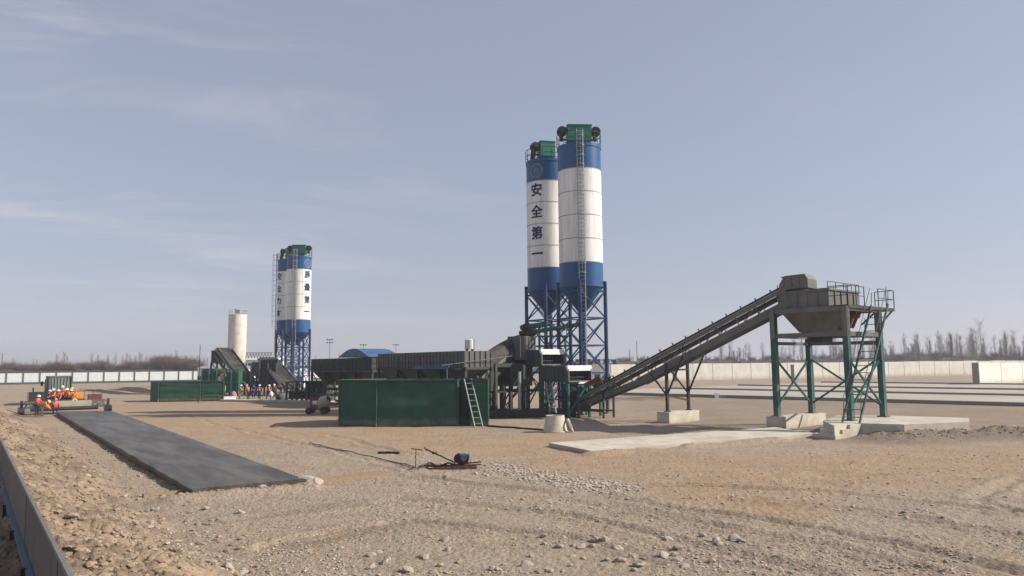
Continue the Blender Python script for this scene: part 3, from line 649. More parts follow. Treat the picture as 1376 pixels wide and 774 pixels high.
for b in (3.3, 3.8):
    mb = MB(); mb.tube(HP(3.5, b, 7.0), HP(3.3, b - .55, 6.0), .10, n=12); mb.tube(HP(3.5, b, 7.05), HP(3.45, b - .2, 6.65), .17, n=12); mb.tube(HP(3.3, b - .55, 6.05), HP(2.5, b - .6, 5.85), .05); obj('gate_cylinder', mb, M['valve'], g_, smooth=True)
# walkway, rails
mb = MB(); wa0, wa1, wb0, wb1 = 3.5, 4.65, .1, 6.0
mb.prism([HP(wa0, wb0, 0), HP(wa1, wb0, 0), HP(wa1, wb1, 0), HP(wa0, wb1, 0)], 7.14, 7.20)
for a in (wa0, wa1): mb.bar(HP(a, wb0, 7.08), HP(a, wb1, 7.08), .06, .14)
for b in np.linspace(wb0, wb1, 6): mb.bar(HP(wa0, b, 7.08), HP(wa1, b, 7.08), .05, .1)
mb.bar(HP(LA, LB, 6.0), HP(LA, wb1, 7.05), .08); mb.bar(HP(wa0, LB, 6.2), HP(wa0, wb1, 7.05), .08)
obj('walkway', mb, M['dsteel'], hp)
mb = MB(); e = [HP(wa0, wb1, 7.2), HP(wa1, wb1, 7.2), HP(wa1, 3.9, 7.2)]; e2 = [HP(wa1, 2.1, 7.2), HP(wa1, wb0, 7.2), HP(wa0, wb0, 7.2)]
for ch in (e, e2):
    for h in (.55, 1.1): mb.path([p + V((0, 0, h)) for p in ch], .025, 6)
    for a, b in zip(ch[:-1], ch[1:]):
        k = max(1, round((b - a).length / 1.2))
        for i in range(k + 1): p = a.lerp(b, i / k); mb.tube(p, p + V((0, 0, 1.1)), .028, n=6)
for a, b in zip([rT[0], rT[3], rT[2]], [rT[3], rT[2], rT[1]]):
    z1 = V((0, 0, .42)); mb.tube(a + z1, b + z1, .022, n=6)
    for i in range(5): p = a.lerp(b, i / 4); mb.tube(p, p + z1, .022, n=6)
obj('guard_rail', mb, M['dsteel'], hp)
# inclined ladder
mb = MB(); a_l = 4.75; lb, lt = (-1.5, ZF), (2.75, 7.2)
for k in (0, .95):
    mb.bar(HP(a_l + k, lb[0], lb[1]), HP(a_l + k, lt[0], lt[1] + .05), .07, .13); mb.tube(HP(a_l + k, lb[0] + .2, lb[1] + 1.2), HP(a_l + k, lt[0] - .1, lt[1] + 1.05), .022, n=6)
    for i in range(5): q = i / 4; z = lb[1] + .25 + (lt[1] - lb[1] - .3) * q; b = lb[0] + (lt[0] - lb[0]) * (z - lb[1]) / (lt[1] - lb[1]); mb.tube(HP(a_l + k, b, z), HP(a_l + k, b + .12, z + .85), .02, n=5)
for i in range(16):
    q = (i + .7) / 16.5; mb.box(HP(a_l + .475, lb[0] + (lt[0] - lb[0]) * q, lb[1] + (lt[1] - lb[1]) * q), (.93, .16, .04), ar)
obj('ladder', mb, M['teal'], hp)
# footings and steps
mb = MB(); q = HP(.05, LB / 2 + .1, .33); mb.box(q, (1.0, LB + 1.2, .74), ar); o = obj('concrete_footing', mb, M['concrete']); tag(o, 'pale concrete block under the left pair of hopper legs', 'footing')
zz0 = .66; pl = [G(1106, 566, zz0), G(1121, 572.5, zz0), G(1152, 569, zz0), G(1215, 571, zz0), G(1303, 568.5, zz0 - .05), G(1302, 562, zz0), G(1200, 559, zz0), G(1125, 558.5, zz0)]
mb = MB(); mb.prism([p for p in pl], -.1, .68); o = obj('concrete_footing', mb, M['concrete']); tag(o, 'raised concrete base under the ladder foot and right hopper legs', 'footing')
mb = MB(); s0 = V((16.55, 38.85, 0))
for i in range(3):
    a = s0 + V2 * (.0 + .72 * i); e_ = s0 + V2 * 2.65; z1 = .22 * (i + 1)
    mb.prism([a, e_, e_ + U2 * 1.3, a + U2 * 1.3], .22 * i - (.1 if i == 0 else 0), z1)
o = obj('concrete_steps', mb, M['concrete']); tag(o, 'three rough concrete steps up to the hopper ladder', 'steps')

# ------------------------------------------------------------------ green enclosures
def enclosure(label, pts, zt, mat_, group=None, posts=True, base_z=0.0):
    c = sum((V((p[0], p[1], 0)) for p in pts), V((0, 0, 0))) / len(pts); t = thing('water_tank', label, 'tank', c, group); n = len(pts)
    for i in range(n):
        a, b = V((pts[i][0], pts[i][1], 0)), V((pts[(i + 1) % n][0], pts[(i + 1) % n][1], 0)); d = (b - a).normalized(); L_ = (b - a).length; nn = V((d.y, -d.x, 0)); mb = MB()
        k = max(2, int(L_ / .22)); vs = []; fs = []
        for j in range(k + 1):
            for h in range(13):
                wv = .09 * mnoise.noise(V((a.x + j * .06, h * 1.15, i * 3.1))) + .03 * mnoise.noise(V((a.x + j * .5, h * .3, i * 3.1))) ; p = a + d * (L_ * j / k) + nn * (wv if 0 < j < k else 0); vs.append((p.x, p.y, base_z + (zt - base_z) * h / 12))
        for j in range(k):
            for h in range(12): fs.append((j * 13 + h, (j + 1) * 13 + h, (j + 1) * 13 + h + 1, j * 13 + h + 1))
        mb.add(vs, fs); o_ = obj('panel', mb, mat_, t, smooth=True); sm = o_.modifiers.new('s', 'SOLIDIFY'); sm.thickness = .05; sm.offset = 0
        mb = MB(); mb.bar(a + nn * .03 + V((0, 0, zt)), b + nn * .03 + V((0, 0, zt)), .1, .09); obj('top_rail', mb, M['dgreen'], o_)
    for p in pts:
        mb = MB(); mb.bar((p[0], p[1], -.05), (p[0], p[1], zt + .03), .10); obj('post', mb, M['net'], t)
    mb = MB(); mb.prism([c + (V((p[0], p[1], 0)) - c) * .97 for p in pts][::1], .02, zt * .55); obj('water', mb, M['glass'], t)
    return t
ptsT = [(-11.6, 50.3), (-8.9, 49.1), (-3.62, 49.1), (-3.6, 50.1), (-2.75, 50.1), (-2.72, 49.0), (-1.62, 48.9), (-2.2, 52.8), (-4.2, 55.2), (-9.3, 55.3), (-12.0, 53.3)]
enclosure('large dark green panelled tank, nearest, with a ladder leaning on it', ptsT, 2.98, M['net'], 'green panelled tanks')
gl = V((G(212.5, 540).x, G(212.5, 540).y, 0)); gr_ = V((G(300, 538.5).x, G(300, 538.5).y, 0)); md = gl.lerp(gr_, .64)
enclosure('smaller distant green panelled tank left of the far workers', [gl, md, gr_, gr_ + U2 * 4.5, gl + U2 * 4.5], 2.25, M['net'], 'green panelled tanks')
mb = MB(); lt_ = thing('leaning_ladder', 'pale metal ladder leaning on the large green tank', 'ladder', (-2.2, 48.1, 0))
lo, hi = V((-2.2, 48.2, .0)), V((-2.95, 48.95, 3.05)); sx = V((.24, .06, 0))
for k in (-1, 1): mb = MB(); mb.bar(lo + sx * k * 1.05, hi + sx * k * .95, .055, .07); obj('rail', mb, M['ladgreen'], lt_)
for i in range(8): q = (i + .6) / 8.4; mb = MB(); p = lo.lerp(hi, q); mb.tube(p - sx, p + sx, .025, n=7); obj('rung', mb, M['ladgreen'], lt_)

# ------------------------------------------------------------------ aggregate batching rows
def batcher(label, c, L_, wd, zt, n, wallmat, group, hood=None):
    c = V((c[0], c[1], 0)); mid = c + U2 * (L_ / 2) + V2 * (wd / 2); t = thing('aggregate_batcher', label, 'batching bin', mid, group)
    Q = lambda u, v, z: V((c.x + U2.x * u + V2.x * v, c.y + U2.y * u + V2.y * v, z)); s = L_ / n; zw = zt - 1.25
    for i in range(n):
        a0, a1 = i * s + .04, (i + 1) * s - .04; mb = MB()
        o_ = [Q(a0, 0, zt), Q(a1, 0, zt), Q(a1, wd, zt), Q(a0, wd, zt)]; w_ = [Q(a0, 0, zw), Q(a1, 0, zw), Q(a1, wd, zw), Q(a0, wd, zw)]
        b_ = [Q(a0 + s * .3, wd * .3, zw - 1.2), Q(a1 - s * .3, wd * .3, zw - 1.2), Q(a1 - s * .3, wd * .7, zw - 1.2), Q(a0 + s * .3, wd * .7, zw - 1.2)]
        i_ = [Q(a0 + .05, .05, zt), Q(a1 - .05, .05, zt), Q(a1 - .05, wd - .05, zt), Q(a0 + .05, wd - .05, zt)]; im = [V((p.x, p.y, zw)) for p in i_]
        vs = o_ + w_ + b_ + i_ + im; fs = [(8, 9, 10, 11), (16, 17, 18, 19)]
        for k in range(4): j = (k + 1) % 4; fs += [(k, 4 + k, 4 + j, j), (4 + k, 8 + k, 8 + j, 4 + j), (k, j, 12 + j, 12 + k), (12 + k, 12 + j, 16 + j, 16 + k)]
        mb.add(vs, fs)
        k = max(4, int((a1 - a0) / .45))
        for q in range(k + 1):
            u = a0 + (a1 - a0) * q / k; mb.bar(Q(u, -.035, zw), Q(u, -.035, zt - .02), .07); mb.bar(Q(u, wd + .035, zw), Q(u, wd + .035, zt - .02), .07)
        if i in (0, n - 1):
            u = a0 - .035 if i == 0 else a1 + .035
            for q in range(6): mb.bar(Q(u, wd * q / 5, zw), Q(u, wd * q / 5, zt - .02), .07)
        bb = obj('bin', mb, wallmat, t)
        mb = MB(); mb.box(Q((a0 + a1) / 2, wd / 2, zw - 1.38), (s * .42, wd * .44, .34), ANG + math.pi / 2); obj('discharge_gate', mb, M['dsteel'], bb)
    for i in range(n + 1):
        for v in (.05, wd - .05):
            mb = MB(); mb.bar(Q(i * s, v, -.05), Q(i * s, v, zw), .2); obj('leg', mb, M['dgreen'], t)
    mb = MB()
    for v in (.05, wd - .05):
        mb.bar(Q(-.2, v, zw - .06), Q(L_ + .2, v, zw - .06), .18, .2); mb.bar(Q(0, v, .9), Q(L_, v, .9), .12, .16); mb.bar(Q(0, v, .08), Q(L_, v, .08), .2, .2)
        for i in range(n): mb.bar(Q(i * s, v, .9), Q((i + 1) * s, v, zw - .2), .08)
    for i in range(n + 1): mb.bar(Q(i * s, 0, zw - .06), Q(i * s, wd, zw - .06), .16, .18); mb.bar(Q(i * s, 0, .9), Q(i * s, wd, .9), .12)
    obj('frame', mb, M['dgreen'], t)
    mb = MB(); mb.bar(Q(-1, wd / 2, zw - 1.95), Q(L_, wd / 2, zw - 1.95), .85, .06)
    for k in range(int(L_ / 1.2)): mb.tube(Q(.5 + k * 1.2, wd / 2 - .45, zw - 2.05), Q(.5 + k * 1.2, wd / 2 + .45, zw - 2.05), .06, n=8)
    for v in (-.5, .5): mb.bar(Q(-1, wd / 2 + v, zw - 2.0), Q(L_, wd / 2 + v, zw - 2.0), .07, .24)
    obj('weighing_belt', mb, M['belt'], t)
    for v, zr in ((-.45, zw - .1),):
        mb = MB(); mb.bar(Q(0, v, zr), Q(L_, v, zr), .8, .05)
        for k in range(int(L_ / 1.8) + 1): mb.tube(Q(k * 1.8, v - .38, zr), Q(k * 1.8, v - .38, zr + 1.0), .025, n=5)
        for h in (.5, 1.0): mb.tube(Q(0, v - .38, zr + h), Q(L_, v - .38, zr + h), .022, n=5)
        obj('walkway', mb, M['dsteel'], t)
    if hood:
        mb = MB(); h0, h1 = hood; k = 14
        pr = [(h0 + (h1 - h0) * i / k, zt + .06 + .85 * math.sin(math.pi * i / k)) for i in range(k + 1)]
        vs = [Q(u, -.25, z) for u, z in pr] + [Q(u, wd + .25, z) for u, z in pr]; fs = [(i, i + 1, k + 2 + i, k + 1 + i) for i in range(k)] + [tuple(range(k + 1)), tuple(range(k + 1, 2 * k + 2))]
        mb.add(vs, fs); obj('hood', mb, M['bluetarp'], t, smooth=True)
    return t, Q
bc = at(624.5, 470, 55.5)
batcher('long ribbed grey aggregate bins behind the large green tank', (bc.x, 55.5), 14.6, 2.4, 5.0, 4, M['steel'], 'rows of aggregate bins')
bc2 = at(500, 480, 70.5)
batcher('aggregate bins with an arched blue hood left of the ribbed row', (bc2.x, 70.5), 15.5, 2.8, 4.72, 4, M['dgreen'], 'rows of aggregate bins', hood=(.2, 7.5))
# things standing under and in front of the bins
q = at(560, 491, 53.8); mb = MB(); t = thing('control_cabin', 'small grey site cabin with blue roof edge behind the green tank', 'cabin', (q.x, 54.6, 0))
mb.box((q.x + .0, 55.6, 1.45), (3.5, 2.2, 2.9)); obj('wall', mb, M['steel'], t)
mb = MB(); mb.box((q.x + 1.0, 54.6, 3.85), (2.5, .8, .1)); mb.box((q.x + 1.0, 54.2, 3.78), (2.5, .05, .2)); mb.bar((q.x - .1, 54.6, 2.9), (q.x - .1, 54.6, 3.8), .06); mb.bar((q.x + 2.1, 54.6, 2.9), (q.x + 2.1, 54.6, 3.8), .06); obj('roof', mb, M['bluetarp'], t)
for k in (-1.1, -.2, .9): mb = MB(); mb.box((q.x + k, 54.48, 2.2), (.7, .05, .9)); w_ = obj('window', mb, M['lsteel'], t); mb = MB(); mb.box((q.x + k, 54.44, 2.2), (.6, .04, .8)); obj('pane', mb, M['glass'], w_)
# round white water tank on its stand
q = at(631, 462, 64); zt0, zb0 = H_(456, 631, 64), H_(469, 631, 64); t = thing('water_drum', 'round white water drum on a stand above the ribbed bins', 'drum', (q.x, 64, 0))
mb = MB(); mb.lathe([(0, zb0), (.42, zb0), (.42, zb0 + .3), (.435, zb0 + .32), (.42, zb0 + .34), (.42, zt0 - .05), (.36, zt0), (0, zt0 + .05)], (q.x, 64, 0), 24); obj('drum', mb, M['sheet'], t, smooth=True)
for k in range(4):
    a = k * math.pi / 2 + .6; mb = MB(); mb.bar((q.x + .5 * math.cos(a), 64 + .5 * math.sin(a), 0), (q.x + .34 * math.cos(a), 64 + .34 * math.sin(a), zb0), .09); obj('leg', mb, M['dsteel'], t)

# ------------------------------------------------------------------ mixing plant
t = thing('mixing_plant', 'dark steel mixing tower in front of the near silos', 'mixer', (.6, 60.5, 0))
Q = lambda u, v, z: V((.6 + U2.x * u + V2.x * v, 58.2 + U2.y * u + V2.y * v, z))
mx0 = at(701, 460, 60.2)
mb = MB(); mb.box((mx0.x, 60.2, (H_(452, 700, 60.2) + 4.3) / 2), (1.6, 1.6, H_(452, 700, 60.2) - 4.3), ANG)
for k in range(6): p = V((mx0.x, 60.2, 0)) - U2 * .82 + V2 * (-.75 + .3 * k); mb.bar((p.x, p.y, 4.4), (p.x, p.y, H_(453, 700, 60.2)), .05); p = V((mx0.x, 60.2, 0)) - V2 * .82 + U2 * (-.75 + .3 * k); mb.bar((p.x, p.y, 4.4), (p.x, p.y, H_(453, 700, 60.2)), .05)
obj('weigh_hopper', mb, M['steel'], t)
mb = MB(); mb.box((-.1, 60.6, 3.9), (5.2, 3.0, .3), ANG); mb.box((.1, 60.2, 3.0), (2.2, 2.0, 1.5), ANG); obj('mixer', mb, M['dgreen'], t)
px_ = [Q(u, v, 0) for u in (-.4, 2.2, 4.6) for v in (-2.6, 0, 2.4)]
for p in px_: mb = MB(); mb.bar(p, p + V((0, 0, 3.9)), .2); obj('leg', mb, M['dgreen'], t)
mb = MB()
for a, b in ((0, 1), (1, 2), (3, 4), (4, 5), (0, 3), (3, 6), (2, 5)):
    mb.bar(px_[a] + V((0, 0, 1.9)), px_[b] + V((0, 0, 1.9)), .12); mb.bar(px_[a] + V((0, 0, .1)), px_[b] + V((0, 0, 3.7)), .08)
obj('brace', mb, M['dsteel'], t)
mb = MB(); mb.box((.2, 57.6, .28), (9.0, 2.6, .5), R(2)); obj('skid_base', mb, M['dsteel'], t)
for k in range(7):
    x = -2.6 + .62 * k; mb = MB(); mb.tube((x, 56.9 + .1 * (k % 3), .5), (x, 56.9 + .1 * (k % 3), 1.9 + .5 * ((k * 7) % 4)), .13 if k % 2 else .09, n=10); obj('pipe', mb, M['lsteel'] if k % 3 else M['dsteel'], t, smooth=True)
# feeders with light fascia
def feeder(label, px, y, pt_, pb_, ul, vl):
    c = at(px, (pt_ + pb_) / 2, y); z1, z0 = H_(pt_, px, y), H_(pb_, px, y); q = lambda u, v, z: V((c.x + U2.x * u + V2.x * v, c.y + U2.y * u + V2.y * v, z))
    m_ = q(ul / 2, vl / 2, 0); t = thing('aggregate_feeder', label, 'feeder', m_, 'stepped aggregate feeders')
    mb = MB(); w = .06; hh = z1 - z0
    for v0, v1 in ((0, w), (vl - w, vl)): mb.prism([q(0, v0, 0), q(ul, v0, 0), q(ul, v1, 0), q(0, v1, 0)], z0, z1)
    mb.prism([q(ul - w, w, 0), q(ul, w, 0), q(ul, vl - w, 0), q(ul - w, vl - w, 0)], z0, z1); mb.prism([q(.02, w, 0), q(ul - w, w, 0), q(ul - w, vl - w, 0), q(.02, vl - w, 0)], z0, z0 + .08); mb.prism([q(.02, w, 0), q(ul - w, w, 0), q(ul - w, vl - w, 0), q(.02, vl - w, 0)], z1 - .07, z1 - .01)
    for k in range(1, 6): u = ul * k / 6; mb.bar(q(u, -.03, z0), q(u, -.03, z1), .05)
    obj('housing', mb, M['dgreen'], t)
    mb = MB(); mb.hexa([q(-.10, -.05, z1 - hh * .30), q(-.02, -.05, z1 - hh * .30), q(-.02, vl + .05, z1 - hh * .30), q(-.10, vl + .05, z1 - hh * .30), q(-.05, -.05, z1 + .05), q(.22, -.05, z1 + .05), q(.22, vl + .05, z1 + .05), q(-.05, vl + .05, z1 + .05)]); obj('fascia', mb, M['sheet'], t)
    mb = MB()
    for v in (.02, vl - .02): mb.bar(q(-.06, v, z0), q(-.06, v, z1 - .2), .10, .08)
    mb.bar(q(-.06, 0, z0 + .05), q(-.06, vl, z0 + .05), .1)
    obj('front_frame', mb, M['channel'], t)
    mb = MB()
    for k in range(7): v = .2 + (vl - .4) * k / 6; mb.tube(q(.35, v, z0 + .1), q(.35, v, z1 - .3), .06, n=7)
    for k in (.3, .55): mb.bar(q(.28, .1, z0 + hh * k), q(.28, vl - .1, z0 + hh * k), .07)
    obj('grating', mb, M['dsteel'], t)
    for u in (.1, ul - .1):
        for v in (.1, vl - .1): mb = MB(); mb.bar(q(u, v, -.02), q(u, v, z0), .16); obj('leg', mb, M['green'], t)
    mb = MB(); mb.bar(q(.1, .1, .3), q(.1, vl - .1, z0), .09); mb.bar(q(.1, .1, z0 * .5), q(ul - .1, .1, z0 * .5), .1); mb.bar(q(ul - .1, .1, .2), q(.1, .1, z0), .09); obj('brace', mb, M['green'], t)
    # light strut like a stair string below the left wall
    a, b = q(ul * .45, -.35, z0 - .1), q(ul * .1, -.9, max(.4, z0 - 2.4)); mb = MB(); mb.bar(a, b, .09, .16); mb.bar(a + U2 * .7, b + U2 * .7, .09, .16)
    for k in range(7): p = a.lerp(b, (k + .5) / 7); mb.bar(p, p + U2 * .7, .18, .04)
    obj('stair', mb, M['lsteel'], t)
    return t, q
feeder('upper stepped feeder box with light fascia beside the mixing tower', 727, 58, 470, 491, 5.6, 2.3)
feeder('lower stepped feeder box with light fascia near the conveyor tail', 763, 55, 492, 513.5, 3.2, 2.25)
# green receiving platform at the conveyor tail
t = thing('receiving_platform', 'green steel platform between the lower feeder and conveyor tail', 'platform', (5.2, 57.2, 0))
mb = MB(); mb.box((5.3, 57.3, 2.35), (2.6, 2.0, .2), ANG); obj('deck', mb, M['green'], t)
for a, b in ((-1, -.8), (1, -.8), (1, .8), (-1, .8)): mb = MB(); p = V((5.3, 57.3, 0)) + V2 * a * 1.1 + U2 * b; mb.bar(p, p + V((0, 0, 2.3)), .16); obj('leg', mb, M['green'], t)
mb = MB(); mb.box((4.9, 57.6, 1.1), (1.5, 1.2, 1.5), ANG); mb.tube((4.6, 56.7, 1.0), (5.6, 56.8, 1.2), .35); obj('drive_unit', mb, M['dsteel'], t)
mb = MB(); mb.box((5.2, 57.4, 2.62), (2.3, .12, .35), ANG); obj('toe_board', mb, M['sheet'], t)
# covered feed belt up to the mixer
tl2 = at(632, 512, 57); hd2 = at(697, 462, 61); tl2.y = 57
cv2, P_, L_2 = conveyor('dark covered feed belt arching up from the bins to the mixer', tl2, hd2, 1.0, .7, M['dgreen'], M['dsteel'], housing=False, base=(tl2.x, tl2.y, 0))
mb = MB(); k = 16; pr = []
for i in range(k + 1):
    q = i / k; c_ = tl2.lerp(hd2, q); hgt = .35 + .75 * math.sin(math.pi * min(1, q * .62 + .28)); pr.append((c_, hgt))
vs = []; s_ = V((-(hd2 - tl2).y, (hd2 - tl2).x, 0)).normalized()
for c_, h in pr:
    for j in range(9): a = math.pi * j / 8; vs.append(c_ + s_ * (.72 * math.cos(a)) + V((0, 0, h * math.sin(a) + .15)))
mb.add(vs, [(i * 9 + j, i * 9 + j + 1, (i + 1) * 9 + j + 1, (i + 1) * 9 + j) for i in range(k) for j in range(8)]); obj('cover', mb, M['belt'], cv2, smooth=True)
for q in (.35, .7):
    c_ = tl2.lerp(hd2, q)
    for k_ in (-.5, .5): mb = MB(); p = c_ + s_ * k_; mb.bar((p.x, p.y, 0), (p.x, p.y, p.z - .2), .14); obj('leg', mb, M['dgreen'], cv2)
mb = MB(); a, b = at(594, 491, 54.6), at(688, 478.5, 57.5); mb.tube(a, b, .032, n=8); obj('hand_rail', mb, M['channel'], cv2)
for k_ in (.1, .5, .9): pass
# screw conveyors from silo mouths to the weigh hopper
def screw(label, a, b, z):
    t = thing('screw_conveyor', label, 'screw conveyor', (a[0], a[1], 0), 'green screw conveyors'); a, b = V(a), V(b); d = (b - a).normalized(); mb = MB(); mb.tube(a, b, .17, n=14)
    for k in range(7): p = a.lerp(b, (k + .5) / 7); mb.tube(p - d * .03, p + d * .03, .24, n=14)
    obj('tube', mb, M['green'], t, smooth=True)
    mb = MB(); mb.tube(b, b + d * .5, .3, n=14); mb.tube(b + d * .5, b + d * 1.1, .24, n=14); mb.box(b + V((0, 0, -.5)), (.45, .45, .8)); obj('motor', mb, M['dsteel'], t, smooth=True)
    mb = MB(); mb.tube(a, a + V((0, 0, z)), .2, n=12); mb.box(a + V((0, 0, z * .5)), (.6, .6, .2)); obj('inlet', mb, M['green'], t)
zA, zB = H_(424, 783, 61), H_(426, 737, 65.6)
screw('green screw conveyor under the front near silo', (cA.x, cA.y, zA - .7), (mx0.x + .9, 60.6, H_(446, 705, 60.5)), .7)
screw('green screw conveyor under the rear near silo with dark motor', (cB.x, cB.y, zB - .6), (mx0.x + .5, 60.9, H_(439, 705, 60.5)), .6)
t = thing('service_platform', 'green railed service platform among the rear silo legs', 'platform', (cB.x, cB.y - 2.2, 0)); zp = H_(452, 745, 63.4)
mb = MB(); mb.box((cB.x + .2, 63.4, zp), (2.4, 1.2, .12)); obj('deck', mb, M['green'], t)
mb = MB()
for k in range(5): mb.tube((cB.x - 1.0 + .6 * k, 62.82, zp), (cB.x - 1.0 + .6 * k, 62.82, zp + 1.0), .035, n=6)
for h in (.5, 1.0): mb.tube((cB.x - 1.0, 62.82, zp + h), (cB.x + 1.4, 62.82, zp + h), .035, n=6)
obj('guard_rail', mb, M['green'], t)
for k in (-.9, 1.3): mb = MB(); mb.bar((cB.x + k, 63.2, 0), (cB.x + k, 63.2, zp), .14); obj('leg', mb, M['green'], t)

# ------------------------------------------------------------------ corrugated fence at lower left
def fence_hit(px, py):
    d = ray(px, py); return CAM + d * ((F0 - CAM).dot(FN) / d.dot(FN))
M['corr'] = mat('fence_metal', (0.20, 0.19, 0.18), (0.15, 0.14, 0.135), 2.0, .55, .2, dirt=(0.20, 0.175, 0.15), dirt_amt=.5, stretch=(1, 1, .3))
M['railblue'] = mat('rail_blue', (0.10, 0.15, 0.22), (0.08, 0.12, 0.18), 3, .5, dirt=(0.2, 0.19, 0.18), dirt_amt=.4)
fc = F0 + FD * 15; t = thing('site_fence', 'corrugated metal hoarding with blue rails at the lower left corner', 'fence', (fc.x, fc.y, 0))
p0 = V((F0.x, F0.y, 0)) - FD * 9; Lf = 60
for seg in range(12):
    mb = MB(); a = seg * 5.0; xs, hs_ = [], []; x = a
    while x < a + 5.0 - 1e-6: xs += [x, x + .035, x + .05, x + .11, x + .125]; hs_ += [0, 0, .018, .018, 0]; x += .125
    xs.append(a + 4.995); hs_.append(0); vs = []
    for x, h in zip(xs, hs_): p = p0 + FD * x + FN * h; vs += [(p.x, p.y, -.1), (p.x, p.y, 2.0)]
    mb.add(vs, [(2 * i, 2 * i + 2, 2 * i + 3, 2 * i + 1) for i in range(len(xs) - 1)]); mb.bar(p0 + FD * a + FN * .009 + V((0, 0, 2.0)), p0 + FD * (a + 4.995) + FN * .009 + V((0, 0, 2.0)), .045, .05); o = obj('sheet', mb, M['corr'], t); sm = o.modifiers.new('s', 'SOLIDIFY'); sm.thickness = .004
zr1 = fence_hit(46, 774).z
for zr in (zr1, .35): mb = MB(); mb.bar(p0 - FN * .045 + V((0, 0, zr)), p0 + FD * Lf - FN * .045 + V((0, 0, zr)), .08, .05); obj('rail', mb, M['railblue'], t)
for k in range(0, 21): mb = MB(); p = p0 + FD * (k * 3.0 + 1.2) - FN * .11; mb.bar(p + V((0, 0, -.1)), p + V((0, 0, zr1 + .04)), .06); obj('post', mb, M['dsteel'], t)

# ------------------------------------------------------------------ far white fence, concrete walls, embankment
t = thing('panel_fence', 'white panel fence on a dark base along the far left edge', 'fence', (G(140, 514).x, G(140, 514).y, 0))
a, b = V((P2(-60, 180), 180, 0)), V((P2(470, 220), 220, 0)); d = (b - a).normalized(); Ld = (b - a).length; n = 27
pn_ = MB(); ps = MB(); w = Ld / n; nn = V((d.y, -d.x, 0))
for i in range(n):
    mb = MB(); p = a + d * (w * (i + .5)); an = math.atan2(d.y, d.x); mb.box((p.x, p.y, 1.62), (w - .3, .07, 2.25), an)
    for z in (.9, 1.65, 2.4): q = p + nn * .05; mb.box((q.x, q.y, z), (w - .34, .03, .05), an)
    obj('panel', mb, M['fencew'], t)
    mb = MB(); p = a + d * (w * i) ; mb.bar((p.x, p.y, -.1), (p.x, p.y, 2.85), .26); obj('post', mb, M['fenceg'], t)
mb = MB(); mb.bar(a + V((0, 0, .22)), b + V((0, 0, .22)), .3, .5); obj('base', mb, M['fenceg'], t)
def wall(label, a, b, z1, pw, th, group, endpost=None):
    a, b = V((a[0], a[1], 0)), V((b[0], b[1], 0)); d = (b - a).normalized(); L_ = (b - a).length; n = max(1, round(L_ / pw)); w = L_ / n; an = math.atan2(d.y, d.x); mid = (a + b) / 2
    t = thing('concrete_wall', label, 'wall', mid, group)
    for i in range(n):
        p = a + d * (w * (i + .5)); mb = MB(); dz = random.uniform(-.06, .06); mb.box((p.x, p.y, (z1 + dz) / 2 - .05), (w - .14, th, z1 + dz + .1), an); obj('panel', mb, M['wallc'], t)
    for i in range(n + 1):
        p = a + d * (w * i); mb = MB(); mb.box((p.x, p.y, z1 / 2 - .1), (.16, th * .8, z1 + .1), an); obj('post', mb, M['post'], t)
    if endpost: p = a - d * .18; mb = MB(); mb.box((p.x, p.y, z1 / 2), (.16, endpost, z1 + .08), an); obj('end_buttress', mb, M['post'], t)
    return t
wall('long pale concrete wall across the right background', (P2(818, 161), 161), (P2(1420, 212), 212), 3.72, 5.3, .3, 'pale concrete walls')
ws = G(1313, 517.3); wall('nearer pale concrete wall with a dark end at the right edge', ws, ws + V2 * 26, 3.5, 8.5, .5, 'pale concrete walls', endpost=1.0)
mb = MB(); q = V((P2(1064, 150), 150, 0)); mb.box((q.x, q.y, 1.6), (.5, .5, 3.3)); mb.box((q.x, q.y, 3.3), (.6, .6, .12)); o = obj('gate_post', mb, M['post']); tag(o, 'dark stubby post before the wall seen between left hopper legs', 'post')
mb = MB(); q = V((P2(906, 160), 160, 0)); mb.box((q.x, q.y, 1.35), (.8, .6, 2.8)); mb.box((q.x, q.y, 2.78), (.95, .75, .12)); o = obj('gate_post', mb, M['post']); tag(o, 'brown post before the wall just right of the conveyor legs', 'post')
def bank_r(an): return 300 + 40 * math.sin(an * 3)
def bank_h(i): an = R(-62 + 124 * i / 160); return 4.0 + 1.1 * mnoise.noise(V((i * .21, 0, 3))) + .5 * mnoise.noise(V((i * .9, 4, 1))) + (1.0 if an > 0.05 else -.5)
# earth bank far behind
M['bank'] = mat('bank_earth', (0.075, 0.06, 0.046), (0.05, 0.043, 0.035), .15, .95, bump=.4, bscale=1)
vs = []; fs = []; n = 160
for i in range(n + 1):
    an = R(-62 + 124 * i / n); rr_ = 300 + 40 * math.sin(an * 3); h = 4.0 + 1.1 * mnoise.noise(V((i * .21, 0, 3))) + .5 * mnoise.noise(V((i * .9, 4, 1))) + (1.0 if an > 0.05 else -.5)
    for k, (dr, hh) in enumerate(((-14, -.3), (-6, .6), (-2, 1.0), (2, .95), (8, .5), (16, -.3))):
        vs.append((math.sin(an) * (rr_ + dr), math.cos(an) * (rr_ + dr), h * hh if hh > 0 else -.4))
for i in range(n):
    for k in range(5): fs.append((i * 6 + k, (i + 1) * 6 + k, (i + 1) * 6 + k + 1, i * 6 + k + 1))
mb = MB(); mb.add(vs, fs); o = obj('embankment', mb, M['bank'], smooth=True); tag(o, 'low dark earth bank along the horizon', kind='structure')

